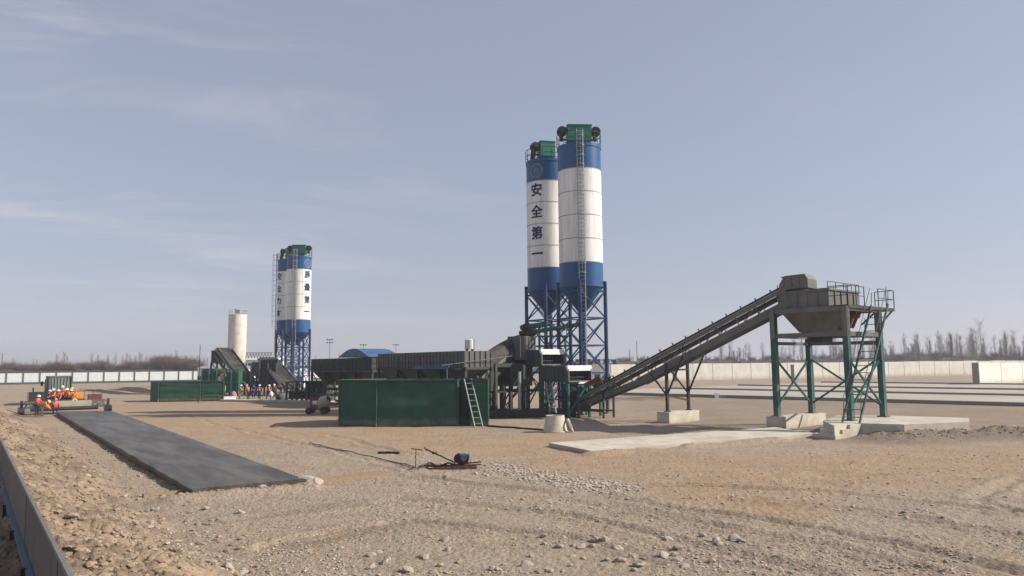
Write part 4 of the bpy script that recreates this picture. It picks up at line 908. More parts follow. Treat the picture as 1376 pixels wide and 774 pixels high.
# ------------------------------------------------------------------ trees
M['bark'] = mat('grey_bark', (0.20, 0.18, 0.16), (0.14, 0.125, 0.11), 3, .9)
M['twig'] = mat('brown_twigs', (0.17, 0.135, 0.105), (0.12, 0.095, 0.075), 2, .9)
M['twigred'] = mat('russet_twigs', (0.19, 0.115, 0.085), (0.13, 0.085, 0.06), 2, .9)
def limb(mb, pts, r0_, r1_, n=3):
    for i, (p, q) in enumerate(zip(pts[:-1], pts[1:])):
        k = len(pts) - 1; mb.tube(p, q, r0_ + (r1_ - r0_) * i / k, r0_ + (r1_ - r0_) * (i + 1) / k, n, cap=False)
def tree(name, label, cat, h, spread, nb, seed, group, tw, trunk_r=.16, bush=False):
    rs = random.Random(seed); t = thing(name, label, cat, (0, 0, 0), group); mb = MB(); pts = [V((0, 0, -.3))]; n = 7
    for i in range(1, n + 1): pts.append(V((rs.uniform(-.03, .03) * h * .3, rs.uniform(-.03, .03) * h * .3, h * i / n)))
    if not bush: limb(mb, pts, trunk_r * .8, .02, 6)
    else:
        for k in range(5): limb(mb, [V((0, 0, -.2)), V((rs.uniform(-.5, .5), rs.uniform(-.5, .5), h * .35))], .09, .05, 5)
    obj('trunk', mb, M['bark'], t, world=False)
    mb = MB()
    for k in range(nb):
        f = rs.uniform(.04, .5) if bush else rs.uniform(.16, .97) ; base = pts[min(n, int(f * n))].lerp(pts[min(n, int(f * n) + 1)], f * n % 1)
        a = rs.uniform(0, 6.283); L_ = h * (rs.uniform(.35, .6) if bush else rs.uniform(.16, .34) * (1.15 - f * .7)); out = rs.uniform(.3, 1.0) * spread
        cur = base; dr = V((math.cos(a) * out, math.sin(a) * out, 1 - .5 * bush)).normalized(); ps = [cur]
        for j in range(3):
            cur = cur + dr * (L_ / 3); dr = (dr + V((rs.uniform(-.25, .25), rs.uniform(-.25, .25), .28))).normalized(); ps.append(cur)
        limb(mb, ps, .026, .010)
        for j in range(4):
            b_ = ps[1 + j % 3]; a2 = rs.uniform(0, 6.283); e = V((math.cos(a2) * .6 * spread, math.sin(a2) * .6 * spread, rs.uniform(.5, 1.2))).normalized() * (L_ * rs.uniform(.3, .6)); limb(mb, [b_, b_ + e * .5, b_ + e + V((0, 0, .08))], .014, .007)
    obj('crown', mb, tw, t, world=False); return t
def scatter(protos, spots, labels=None):
    for i, (x, y, sc, rz) in enumerate(spots):
        k = i % len(protos); o = protos[k][0] if not protos[k][1] else copy_tree(protos[k][0]); protos[k][1] = True
        o.location = (x, y, tz(x, y) if math.hypot(x, y) < 250 else 0); o.rotation_euler.z = rz; o.scale = (sc, sc, sc)
lr = 'tall bare poplar with thin upright branches behind the right hand wall'
pr_ = [[tree('poplar_tree', lr, 'tree', 13 + k, .55 + .28 * k, 70, 20 + k, 'poplars behind the right wall', M['twig']), False] for k in range(4)]
rs = random.Random(4); sp_ = []
for k in range(225):
    px = 885 + 560 * (rs.random() ** .7); y = rs.uniform(250, 420)
    sp_.append((P2(px, y), y, rs.uniform(.4, 1.1) * (.7 + .35 * (px - 880) / 500), rs.uniform(0, 6.28)))
scatter(pr_, sp_)
lr = 'dark bushy bare tree among the poplars behind the right hand wall'
pr_ = [[tree('bare_tree', lr, 'tree', 9, .95, 120, 40 + k, 'bushy bare trees behind the right wall', M['twigred'] if k else M['twig']), False] for k in range(2)]
scatter(pr_, [(P2(px, y), y, s_, px * .7) for px, y, s_ in ((1226, 255, 1.0), (1279, 250, 1.35), (1198, 300, 1.0), (1190, 280, .9), (994, 290, 1.0), (986, 310, .9), (1006, 300, .8), (1322, 300, 1.1), (1345, 280, .9), (1370, 260, .9), (1240, 310, .9))])
lr = 'low grey brown scrub along the bank behind the right hand wall'
pr_ = [[tree('bare_bush', lr, 'bush', 4.2, 1.3, 110, 120 + k, 'scrub behind the right wall', M['twig'] if k % 2 else M['twigred'], bush=True), False] for k in range(3)]
def on_bank(protos, n, a0, a1, s0, s1):
    for k in range(n):
        an = math.radians(rs.uniform(a0, a1)); q = k % len(protos); o = protos[q][0] if not protos[q][1] else copy_tree(protos[q][0]); protos[q][1] = True
        dr = rs.uniform(-3, 5); rr_ = bank_r(an) + dr; o.location = (math.sin(an) * rr_, math.cos(an) * rr_, max(0, bank_h((math.degrees(an) + 62) * 160 / 124) * .85 - .4)); sc = rs.uniform(s0, s1); o.scale = (sc * 1.3, sc * 1.3, sc); o.rotation_euler.z = rs.uniform(0, 6.28)
on_bank(pr_, 130, 8, 36, .35, .95)
lr = 'thin bare poplar standing behind the far white panel fence'
pr_ = [[tree('poplar_tree', lr, 'tree', 9 + k, .7 + .35 * k, 66, 60 + k, 'poplars behind the white fence', M['twig'], .13), False] for k in range(3)]
sp_ = []
for k in range(62):
    px = rs.uniform(-30, 300) if k > 24 else rs.uniform(130, 250); y = rs.uniform(300, 430); sp_.append((P2(px, y), y, rs.uniform(.55, 1.1), rs.uniform(0, 6.28)))
scatter(pr_, sp_)
lr = 'low russet bush in the hedge behind the far white panel fence'
pr_ = [[tree('bare_bush', lr, 'bush', 5.0, 1.3, 150, 80 + k, 'russet bushes behind the white fence', M['twigred'] if k % 2 else M['twig'], bush=True), False] for k in range(3)]
on_bank(pr_, 150, -36.5, -22.5, .3, .75); on_bank(pr_, 26, -25.5, -22.8, .7, 1.1)
lr = 'faint bare poplar showing above the batching bins in mid distance'
pr_ = [[tree('poplar_tree', lr, 'tree', 11, .4, 46, 90 + k, 'faint poplars behind the batching plant', M['twig'], .13), False] for k in range(2)]
scatter(pr_, [(P2(px, y), y, rs.uniform(.6, 1.0), px) for px, y in ((424, 380), (432, 400), (456, 390), (506, 380), (533, 400), (548, 370), (556, 390), (590, 410), (604, 395), (612, 380), (838, 390), (846, 400), (851, 380), (866, 410))])

# masts and poles
def mast(label, px, y, top, base=None, r=.09, arms=0):
    x = P2(px, y); z1 = H_(top, px, y); t = thing('light_mast', label, 'mast', (x, y, 0)); mb = MB(); mb.tube((x, y, -.1), (x, y, z1), r, r * .6, 8); obj('pole', mb, M['dsteel'], t)
    for k in range(arms):
        mb = MB(); mb.bar((x - .9, y, z1 - .2 - k * .9), (x + .9, y, z1 - .2 - k * .9), .1)
        for s_ in (-.8, 0, .8): mb.box((x + s_, y - .1, z1 - .05 - k * .9), (.4, .3, .3))
        obj('lamp_bar', mb, M['dsteel'], t)
mast('thin pole rising from the smaller green tank', 268.5, 84.6, 463, r=.06)
mast('distant floodlight mast left of the blue hood', 443, 230, 456, arms=2)
mast('distant floodlight mast above the blue hood', 488, 230, 463, arms=1)
mast('distant floodlight mast behind the ribbed bins', 532, 250, 463, arms=1)
mast('distant thin mast right of the near silos', 856, 240, 458, r=.14)
mast('distant thin pole at the far left edge of the fence', 3, 215, 474, r=.12)

# ------------------------------------------------------------------ site buildings
def cabin(name, label, px0, px1, y, z1, dep_, wallm, roofm, nwin, pitch=.5, door=True):
    x0, x1 = P2(px0, y), P2(px1, y); t = thing(name, label, 'building', ((x0 + x1) / 2, y, 0)); mb = MB(); mb.box(((x0 + x1) / 2, y + dep_ / 2, z1 / 2), (x1 - x0, dep_, z1)); obj('wall', mb, wallm, t)
    mb = MB(); o_ = .3; vs = [(x0 - o_, y - o_, z1), (x1 + o_, y - o_, z1), (x1 + o_, y + dep_ + o_, z1), (x0 - o_, y + dep_ + o_, z1), (x0 - o_, y + dep_ / 2, z1 + pitch), (x1 + o_, y + dep_ / 2, z1 + pitch)]
    vs = [V(v) + V((0, 0, .003)) for v in vs]; mb.add(vs, [(0, 1, 5, 4), (2, 3, 4, 5), (1, 2, 5), (3, 0, 4), (3, 2, 1, 0)]); obj('roof', mb, roofm, t)
    for k in range(nwin):
        x = x0 + (x1 - x0) * (k + .5) / nwin
        for zc in ([1.5] if z1 < 4 else [1.5, 4.3]):
            mb = MB(); mb.box((x, y - .03, zc), (1.3, .08, 1.1)); w_ = obj('window', mb, M['sheet'], t); mb = MB(); mb.box((x, y - .08, zc), (1.1, .04, .9)); obj('pane', mb, M['glass'], w_)
    return t
cabin('site_house', 'long low white site house behind the smaller green tank', 266, 330, 165, 3.6, 7, M['sheet'], M['lsteel'], 8)
cabin('site_house', 'two storey pale prefabricated house behind the storage silo', 325, 372, 185, 5.6, 8, M['sheet'], M['sheet'], 6, .7)
cabin('site_house', 'pale prefabricated block seen through the near silo legs', 771, 821, 140, 4.0, 6, M['sheet'], M['lsteel'], 4)
cabin('site_house', 'small white gabled hut seen between the distant silo legs', 398, 409, 140, 2.2, 5, M['sheet'], M['sheet'], 1, 1.3)
x = P2(828, 172); t = thing('shipping_container', 'dark green container behind the wall right of the near silos', 'container', (x, 186, 0)); mb = MB(); mb.box((x, 186, 2.4), (3.2, 5, 5.0))
for k in range(9): mb.box((x - 1.4 + .35 * k, 183.45, 2.4), (.15, .08, 4.8))
obj('body', mb, M['dgreen'], t); mb = MB(); mb.box((x, 183.38, 2.4), (.1, .06, 4.9)); obj('door_bar', mb, M['lsteel'], t)
# blue cabinet among near silo legs
x = P2(775, 66); t = thing('electric_cabinet', 'blue green cabinet standing between the near silo legs', 'cabinet', (x, 66, 0)); mb = MB(); mb.box((x, 66, 2.0), (1.0, .8, 4.0)); obj('case', mb, M['teal'], t); mb = MB(); mb.box((x, 65.57, 2.4), (.8, .06, 2.6)); obj('door', mb, M['dgreen'], t); mb = MB(); mb.box((x, 66, 4.05), (1.2, 1.0, .1)); obj('lid', mb, M['sheet'], t)

# ------------------------------------------------------------------ the farther plant
def cpt(px, py, y): return at(px, py, y)
M['sunsheet'] = mat('sunlit_dusty_sheet', (0.42, 0.39, 0.31), (0.33, 0.30, 0.24), 1, .8, dirt=DUST, dirt_amt=.5)  # dusty beige; on the pale conveyor the tone paints in its sunlit side
conveyor('distant dark conveyor sloping down right beside the storage silo', cpt(336, 517, 104), cpt(299, 468, 110), 2.2, 1.0, M['dgreen'], M['dsteel'], housing=False, group='distant plant conveyors', base=(P2(336, 104), 104, 0), side_sheet=M['dgreen'])
conveyor('distant conveyor with sunlit tone painted on its dusty side sloping down beside distant silos', cpt(392, 520, 100), cpt(358, 481, 109), 2.4, 1.0, M['dgreen'], M['dsteel'], housing=False, group='distant plant conveyors', base=(P2(392, 100), 100, 0), side_sheet=M['sunsheet'])
def framework(name, label, cat, px0, px1, y, z1, box=None, m_=None, mleg=None, nx=3):
    x0, x1 = P2(px0, y), P2(px1, y); t = thing(name, label, cat, ((x0 + x1) / 2, y + 1, 0)); dp = 2.2
    for i in range(nx):
        x = x0 + (x1 - x0) * i / (nx - 1)
        for yy in (y, y + dp): mb = MB(); mb.bar((x, yy, -.05), (x, yy, z1), .22); obj('leg', mb, mleg, t)
    mb = MB()
    for z in (z1 * .5, z1 - .1):
        for yy in (y, y + dp): mb.bar((x0, yy, z), (x1, yy, z), .15)
        for i in range(nx): x = x0 + (x1 - x0) * i / (nx - 1); mb.bar((x, y, z), (x, y + dp, z), .13)
    for i in range(nx - 1):
        xa, xb = x0 + (x1 - x0) * i / (nx - 1), x0 + (x1 - x0) * (i + 1) / (nx - 1); mb.bar((xa, y, .2), (xb, y, z1 * .5), .1); mb.bar((xa, y, z1 - .1), (xb, y, z1 * .5), .1)
    obj('frame', mb, mleg, t)
    for (a, b, za, zb_, mm_, nm) in (box or []):
        xa, xb = P2(a, y), P2(b, y); mb = MB(); mb.box(((xa + xb) / 2, y + dp / 2, (za + zb_) / 2), (xb - xa, dp * .8, zb_ - za))
        for k in range(4): xx = xa + (xb - xa) * (k + .5) / 4; mb.box((xx, y + dp * .1 - .03, (za + zb_) / 2), (.1, .08, zb_ - za - .04))
        obj(nm, mb, mm_, t)
    return t
framework('feed_tower', 'distant dark hopper box on posts left of the storage silo', 'hopper', 284, 302, 112, 4.6, [(283, 301, 4.6, 6.4, M['dsteel'], 'hopper_box')], mleg=M['dsteel'], nx=2)
framework('mixing_plant', 'distant green mixing plant beside the smaller green tank', 'mixer', 272, 322, 102, 3.6, [(270, 288, 2.0, 3.7, M['green'], 'drive_unit'), (290, 302, 1.4, 2.6, M['sheet'], 'pipe_panel'), (304, 320, .4, 3.2, M['green'], 'mixer'), (291, 297, 2.8, 3.4, M['rust'], 'motor')], mleg=M['green'], nx=6)
framework('mixing_plant', 'distant dark mixing plant between the two distant conveyors', 'mixer', 338, 372, 104, 4.4, [(338, 352, 2.6, 4.6, M['steel'], 'weigh_hopper'), (350, 372, 1.2, 4.9, M['dsteel'], 'mixer'), (338, 346, 1.0, 1.9, M['green'], 'drive_unit'), (346, 352, 1.0, 2.0, M['rust'], 'guard_panel')], mleg=M['dgreen'], nx=4)
framework('bin_base', 'dark low machine base right of the far workers', 'machine', 386, 440, 84, 2.3, [(388, 412, .3, 1.2, M['dgreen'], 'skid'), (410, 440, .2, 2.2, M['dgreen'], 'casing')], mleg=M['dgreen'], nx=5)
# lattice gantry
y = 150; x0, x1 = P2(326, y), P2(366, y); z0, z1 = H_(481, 345, y), H_(474, 345, y); t = thing('lattice_gantry', 'distant zigzag lattice gantry behind the storage silo', 'gantry', ((x0 + x1) / 2, y, 0)); mb = MB()
for z in (z0, z1): mb.bar((x0, y, z), (x1, y, z), .14)
for k in range(10):
    a = x0 + (x1 - x0) * k / 10; b = x0 + (x1 - x0) * (k + 1) / 10; mb.bar((a, y, z0), ((a + b) / 2, y, z1), .11); mb.bar(((a + b) / 2, y, z1), (b, y, z0), .11)
obj('girder', mb, M['lsteel'], t)
for x in (x0 + .2, x1 - .2): mb = MB(); mb.bar((x, y, -.1), (x, y, z0), .22); obj('leg', mb, M['lsteel'], t)

# ------------------------------------------------------------------ people
def skin(name, pts, edges, rad, mat_, parent=None, sub=1):
    me_ = bpy.data.meshes.new('s'); me_.from_pydata(pts, edges, []); o = bpy.data.objects.new('s', me_); COL.objects.link(o)
    o.modifiers.new('k', 'SKIN'); sb = o.modifiers.new('u', 'SUBSURF'); sb.levels = sub; sb.render_levels = sub
    for i, r in enumerate(rad): me_.skin_vertices[0].data[i].radius = (r if isinstance(r, tuple) else (r, r))
    me_.skin_vertices[0].data[0].use_root = True
    dg = bpy.context.evaluated_depsgraph_get(); m2 = bpy.data.meshes.new_from_object(o.evaluated_get(dg)); bpy.data.objects.remove(o)
    m2.name = name; m2.materials.clear(); m2.materials.append(mat_); m2.polygons.foreach_set('use_smooth', [True] * len(m2.polygons))
    return m2
def person(label, loc, face, pose='stand', jacket='orange', trousers='dkcloth', helmet='helmetw', vest=None, lean=0.0, arms='down', group=None, h=1.0, hair=False):
    f = lambda x, y, z: V((x, y, z))
    pel_z, knee, ank = {'stand': (.94, (.03, .50), (-.02, .09)), 'walk': (.92, (.1, .5), (0, .09)), 'crouch': (.42, (.38, .46), (.05, .09)), 'bend': (.90, (.06, .49), (-.03, .09))}[pose]
    ln = {'stand': lean, 'walk': .1, 'crouch': .45, 'bend': 1.05}[pose] if not lean else lean
    pel = f(0, -.12 if pose == 'crouch' else (-.1 if pose == 'bend' else 0), pel_z)
    up = lambda d, s=0, fo=0: pel + f(s, math.sin(ln) * d + math.cos(ln) * fo, math.cos(ln) * d - math.sin(ln) * fo)
    J = {'pel': pel, 'wst': up(.18), 'chs': up(.40), 'nek': up(.55), 'hed': up(.61, 0, .02), 'top': up(.70, 0, .03)}
    for s, n_ in ((-1, 'l'), (1, 'r')):
        st = (.28 if s > 0 else -.22) if pose == 'walk' else 0
        J['hp' + n_] = pel + f(s * .10, 0, -.04); J['kn' + n_] = f(s * .13, pel.y * .3 + knee[0] + st * .6, knee[1]); J['an' + n_] = f(s * .13, ank[0] + st, ank[1]); J['to' + n_] = f(s * .16, ank[0] + st + .19, .045)
        J['sh' + n_] = up(.47, s * .19)
        if arms == 'down': e, w_ = up(.20, s * .26, -.02), up(-.03, s * .27, .08)
        elif arms == 'fwd': e, w_ = J['sh' + n_] + f(s * .05, .12, -.26), J['sh' + n_] + f(s * -.02, .36, -.34)
        elif arms == 'work': e, w_ = J['sh' + n_] + f(s * .04, .1, -.28), J['sh' + n_] + f(s * -.03, .30, -.46)
        else: e, w_ = J['sh' + n_] + f(s * .12, .05, -.26), J['sh' + n_] + f(s * .04, .2, -.10)
        J['el' + n_] = e; J['wr' + n_] = w_; J['hd' + n_] = w_ + (w_ - e).normalized() * .09
    K = list(J); I = {k: i for i, k in enumerate(K)}; P_ = [tuple(J[k]) for k in K]
    E = [('pel', 'wst'), ('wst', 'chs'), ('chs', 'nek'), ('nek', 'hed'), ('hed', 'top')]
    for n_ in 'lr': E += [('pel', 'hp' + n_), ('hp' + n_, 'kn' + n_), ('kn' + n_, 'an' + n_), ('an' + n_, 'to' + n_), ('chs', 'sh' + n_), ('sh' + n_, 'el' + n_), ('el' + n_, 'wr' + n_), ('wr' + n_, 'hd' + n_)]
    rad = {'pel': (.15, .11), 'wst': (.135, .10), 'chs': (.16, .11), 'nek': .06, 'hed': .085, 'top': .085, 'hp': .085, 'kn': .058, 'an': .042, 'to': .045, 'sh': .06, 'el': .043, 'wr': .03, 'hd': (.042, .02)}
    rg = lambda k: rad.get(k, rad.get(k[:2]))
    root_m = skin('person', P_, [(I[a], I[b]) for a, b in E], [rg(k) for k in K], M['skin'], sub=2)
    bm = bmesh.new(); bm.from_mesh(root_m)
    tmp = MB(); hd = (J['hed'] + J['top']) / 2 + f(0, 0, .02); fdir = f(0, math.cos(ln * .5), -math.sin(ln * .5))
    tmp.tube(hd + fdir * .07 - f(0, 0, .005), hd + fdir * .115 - f(0, 0, .035), .012, .02, 6)
    for s in (-1, 1): tmp.tube(hd + f(s * .075, -.01, .02), hd + f(s * .098, -.015, -.03), .02, .014, 6)
    for n_, s in (('l', -1), ('r', 1)):
        d = (J['hd' + n_] - J['wr' + n_]).normalized(); side = d.cross(f(1, 0, 0)).normalized(); hp_ = J['hd' + n_]
        for k in range(4):
            b0 = hp_ + side * ((k - 1.5) * .021) ; ln_ = (.07, .08, .075, .058)[k]; m1 = b0 + d * ln_ * .55; tmp.tube(b0 - d * .02, m1, .0095, .009, 6); tmp.tube(m1, m1 + d * ln_ * .45 + f(0, 0, -.012) - f(s * .012, 0, 0), .009, .007, 6)
        b0 = J['wr' + n_] + d * .03 + side * .03; tmp.tube(b0, b0 + side * .035 + d * .04, .011, .009, 6); tmp.tube(b0 + side * .035 + d * .04, b0 + side * .035 + d * .075, .009, .007, 6)
    base = len(bm.verts); vv = [bm.verts.new(v) for v in tmp.v]
    for fc_ in tmp.f:
        try: bm.faces.new([vv[i] for i in fc_])
        except ValueError: pass
    bmesh.ops.recalc_face_normals(bm, faces=bm.faces); bm.to_mesh(root_m); bm.free()
    o = link('person', root_m); o.location = loc; o.rotation_euler = (0, 0, face); o.scale = (h, h, h); tag(o, label, 'person', group)
    def part(name, keys, extra, mt, grow, sub=2):
        ks = [k for k in K if k in keys]; ii = {k: i for i, k in enumerate(ks)}
        def g(k):
            r = rg(k); r = r if isinstance(r, tuple) else (r, r); r = tuple(a + grow for a in r); return r
        me_ = skin(name, [tuple(J[k]) for k in ks], [(ii[a], ii[b]) for a, b in E if a in ii and b in ii], [g(k) for k in ks], M[mt], sub=sub); c = link(name, me_, o); return c
    part('trousers', ['pel', 'hpl', 'hpr', 'knl', 'knr', 'anl', 'anr'], 0, trousers, .022)
    part('jacket', ['pel', 'wst', 'chs', 'shl', 'shr', 'ell', 'elr', 'wrl', 'wrr'], 0, jacket, .026)
    if vest: part('vest', ['pel', 'wst', 'chs'], 0, vest, .046)
    for n_ in 'lr':
        me_ = skin('boot', [tuple(J['an' + n_] - f(0, .03, .03)), tuple(J['to' + n_] - f(0, .0, 0))], [(0, 1)], [.06, .05], M['black'], sub=2); link('boot', me_, o)
    if helmet:
        mb = MB(); axis = (J['top'] - J['hed']).normalized(); ce = hd + axis * .03
        q = axis.to_track_quat('Z', 'Y').to_matrix(); pr = [(.158, .015), (.150, .03), (.122, .045), (.120, .08), (.10, .125), (.06, .152), (0, .16)]; tmp = MB(); tmp.lathe(pr, (0, 0, 0), 16); mb.add([ce + q @ V((v[0], v[1] * 1.12, v[2] - .01)) for v in tmp.v], tmp.f); obj('helmet', mb, M[helmet], o, world=False, smooth=True)
    else:
        mb = MB(); tmp = MB(); tmp.lathe([(.10, -.02), (.108, .03), (.10, .075), (.06, .115), (0, .125)], (0, 0, 0), 14); mb.add([hd + V((v[0], v[1] * 1.1 - .015, v[2] + .01)) for v in tmp.v], tmp.f); obj('hair', mb, M['hair'], o, world=False, smooth=True)
    return o
def pp(px, y, z=0): x = P2(px, y); return (x, y, z)
gA, gB = 'paving crew', 'workers at the far plant'
person('worker in red jacket and white helmet at the left end of the paver', pp(53.5, 62.6), R(-100), 'stand', 'red', 'dkcloth', 'helmetw', lean=.12, arms='fwd', group=gA)
person('worker in pale orange bending over at the left of the paver', pp(60, 63.2), R(-70), 'bend', 'orange', 'olive', 'helmety', arms='work', group=gA, h=.95)
person('worker in red crouching on the edge of the fresh concrete', pp(78, 61.8, .28), R(30), 'crouch', 'red', 'dkcloth', 'helmetw', arms='work', group=gA)
person('worker in orange on the paver under the truck, left of two', pp(76.5, 68.8, .35), R(150), 'stand', 'orange', 'navy', 'helmetw', lean=.2, arms='fwd', group=gA)
person('worker in orange vest on the paver, right of two under the truck', pp(81.5, 68.2, .3), R(-160), 'stand', 'pink', 'dkcloth', 'helmetw', vest='orange', lean=.3, arms='work', group=gA)
person('worker in bright yellow orange coat right of the truck tail', pp(92.5, 67.6, .3), R(170), 'stand', 'orange', 'dkcloth', 'helmetw', vest='orange', arms='up', group=gA, h=1.05)
person('worker in dark clothes and yellow helmet at the far right of the crew', pp(101, 72, .35), R(120), 'stand', 'olive', 'dkcloth', 'helmety', lean=.15, arms='fwd', group=gA)
person('worker in dark jacket behind the paver left of the orange pair', pp(66.5, 70, .2), R(-40), 'stand', 'navy', 'dkcloth', 'helmetw', lean=.25, arms='work', group=gA)
person('worker in orange with hands on the paver rail, right of the truck tail', pp(97.5, 69.5, .3), R(-150), 'stand', 'orange', 'navy', 'helmety', lean=.35, arms='work', group=gA)
person('worker in orange standing tall at the middle of the truck tail', pp(86.5, 71.5, .45), R(-175), 'stand', 'orange', 'dkcloth', 'helmetw', arms='down', group=gA, h=1.04)
person('worker in pale clothes nearest the storage silo conveyor', pp(323, 91), R(-60), 'stand', 'beige', 'beige', 'helmetw', arms='work', lean=.2, group=gB)
person('worker in red jacket with olive trousers bending slightly', pp(335, 91), R(70), 'stand', 'red', 'olive', 'helmetw', arms='fwd', lean=.3, group=gB)
person('worker in red vest and blue trousers with arms at sides', pp(349.5, 91), R(-120), 'stand', 'dkcloth', 'navy', 'helmetw', vest='pink', arms='work', group=gB)
person('worker in pink red jacket carrying a white sack', pp(361.5, 91), R(-75), 'walk', 'pink', 'dkcloth', 'helmetw', arms='work', group=gB)
person('worker in dark maroon jacket rightmost beside the pale conveyor', pp(369.5, 92.5), R(-170), 'stand', 'maroon', 'dkcloth', 'helmetw', arms='down', group=gB)
person('bare headed worker in dark clothes between the red jackets', pp(342, 93.5), R(180), 'stand', 'navy', 'navy', None, arms='fwd', group=gB)
def sack(name, label, cat, c, r, h, m_, sq=1.0):
    mb = MB(); pr = [(0, 0), (r * .8, .0), (r, h * .25), (r * .92, h * .6), (r * .6, h * .88), (r * .25, h), (0, h)]; tmp = MB(); tmp.lathe(pr, (0, 0, 0), 14)
    mb.add([(c[0] + v[0] * (1 + .15 * mnoise.noise(V(v) * 4)), c[1] + v[1] * sq, c[2] + v[2]) for v in tmp.v], tmp.f); o = obj(name, mb, m_, smooth=True); tag(o, label, cat); return o
sack('sack', 'white sack held by the worker in the pink red jacket', 'sack', (*pp(365.6, 90.75)[:2], .38), .26, .55, M['sheet'])
sack('covered_heap', 'dull pink covered heap on the ground left of the far workers', 'heap', pp(315, 92.5), .42, .95, M['dpink'])
sack('barrel', 'grey rounded barrel on the ground by the pale conveyor foot', 'barrel', pp(384, 89.5), .36, .75, M['lsteel'])
sack('barrel', 'dark barrel between the maroon worker and the grey barrel', 'barrel', pp(376, 90), .36, .7, M['dsteel'])
mb = MB(); q0, q1 = V(pp(301.5, 90)), V(pp(318, 91)); mb.bar(q0 + V((0, 0, .16)), q1 + V((0, 0, .16)), .4, .34); mb.bar(q0 + V((0, 0, .36)), q1 + V((0, 0, .36)), .5, .06); o = obj('concrete_beam', mb, M['sheet']); tag(o, 'white beam on the ground right of the smaller green tank', 'beam')
mb = MB(); q0, q1 = G(301, 539), G(445, 541.5); d = (q1 - q0).normalized(); mb.bar(q0 + V((0, 0, .1)), q1 + V((0, 0, .1)), 1.3, .24); o = obj('plinth', mb, M['concrete']); tag(o, 'low concrete plinth the far workers stand along', kind='structure')

# ------------------------------------------------------------------ paver and truck
pc = V((-39.6, 66.6, 0)); t = thing('concrete_paver', 'grey slab paving machine spanning the far end of the fresh concrete', 'paver', pc); Q = lambda v, u, z: V((pc.x + V2.x * v + U2.x * u, pc.y + V2.y * v + U2.y * u, z)); W2 = 3.05
mb = MB()
for u in (-.55, .55):
    for z in (.55, 1.05): mb.bar(Q(-W2, u, z), Q(W2, u, z), .13, .16)
    for k in range(12): a = -W2 + 2 * W2 * k / 12; b = a + 2 * W2 / 12; mb.bar(Q(a, u, .55), Q((a + b) / 2, u, 1.05), .07); mb.bar(Q((a + b) / 2, u, 1.05), Q(b, u, .55), .07)
for k in range(13): a = -W2 + 2 * W2 * k / 12; mb.bar(Q(a, -.55, 1.05), Q(a, .55, 1.05), .08)
obj('truss', mb, M['steel'], t)
mb = MB(); mb.tube(Q(-2.7, -.95, .46), Q(2.4, -.95, .46), .17, n=14); obj('roller', mb, M['dsteel'], t, smooth=True)
mb = MB(); mb.prism([Q(-1.6, -.5, 0), Q(1.4, -.5, 0), Q(1.4, .5, 0), Q(-1.6, .5, 0)], 1.13, 1.2); obj('deck', mb, M['dsteel'], t)
mb = MB(); mb.box(Q(-2.2, 0, 1.5), (1.2, .9, .8), ANG); mb.tube(Q(-2.5, .2, 1.9), Q(-2.5, .2, 2.3), .06); e_ = obj('engine', mb, M['dsteel'], t); mb = MB(); mb.box(Q(.95, .3, 1.45), (.8, .6, .5), ANG); mb.box(Q(.95, .3, 1.72), (.6, .5, .1), ANG); mb.tube(Q(.75, .3, 1.7), Q(.75, .3, 2.1), .04); mb.box(Q(.95, -.02, 1.42), (.5, .05, .3), ANG); obj('engine_hood', mb, M['hood'], t); mb = MB(); mb.box(Q(2.2, .1, 1.35), (1.0, .8, .5), ANG); obj('fuel_tank', mb, M['rust'], t)
mb = MB(); mb.prism([Q(-.9, -.75, 0), Q(1.9, -.75, 0), Q(1.9, .45, 0), Q(-.9, .45, 0)], .42, 1.12); obj('spreader_box', mb, M['sunsheet'], t)
for s in (-1, 1):
    mb = MB(); c_ = Q(s * (W2 + .25), 0, 0); pr = [(-1.1, .25), (-.85, .05), (.85, .05), (1.1, .25), (1.1, .42), (.85, .62), (-.85, .62), (-1.1, .42)]
    va = [c_ + U2 * a + V2 * -.2 + V((0, 0, z)) for a, z in pr]; vb = [c_ + U2 * a + V2 * .2 + V((0, 0, z)) for a, z in pr]; mb.add(va + vb, [tuple(range(8)), tuple(range(8, 16))] + [(i, (i + 1) % 8, 8 + (i + 1) % 8, 8 + i) for i in range(8)])
    mb.bar(c_ + V((0, 0, .6)), c_ + V((0, 0, 1.2)), .2); tr = obj('crawler_track', mb, M['dsteel'], t)
    for a in (-.7, 0, .7): mb = MB(); mb.tube(c_ + U2 * a - V2 * .23 + V((0, 0, .33)), c_ + U2 * a + V2 * .23 + V((0, 0, .33)), .2, n=14); obj('track_wheel', mb, M['lsteel'], tr, smooth=True)
mb = MB()
for k in range(9): a = -W2 + .2 + 2 * (W2 - .2) * k / 8; mb.bar(Q(a, .58, 1.1), Q(a, .58, 1.9), .04)
mb.bar(Q(-W2 + .2, .58, 1.9), Q(W2 - .2, .58, 1.9), .045); mb.bar(Q(-W2 + .2, .58, 1.5), Q(W2 - .2, .58, 1.5), .035); obj('guard_rail', mb, M['dsteel'], t)
mb = MB(); mb.bar(Q(-.2, -.7, .4), Q(.6, -.7, 1.3), .08); mb.bar(Q(1.4, -.7, .4), Q(.6, -.7, 1.3), .08); obj('brace', mb, M['sheet'], t)
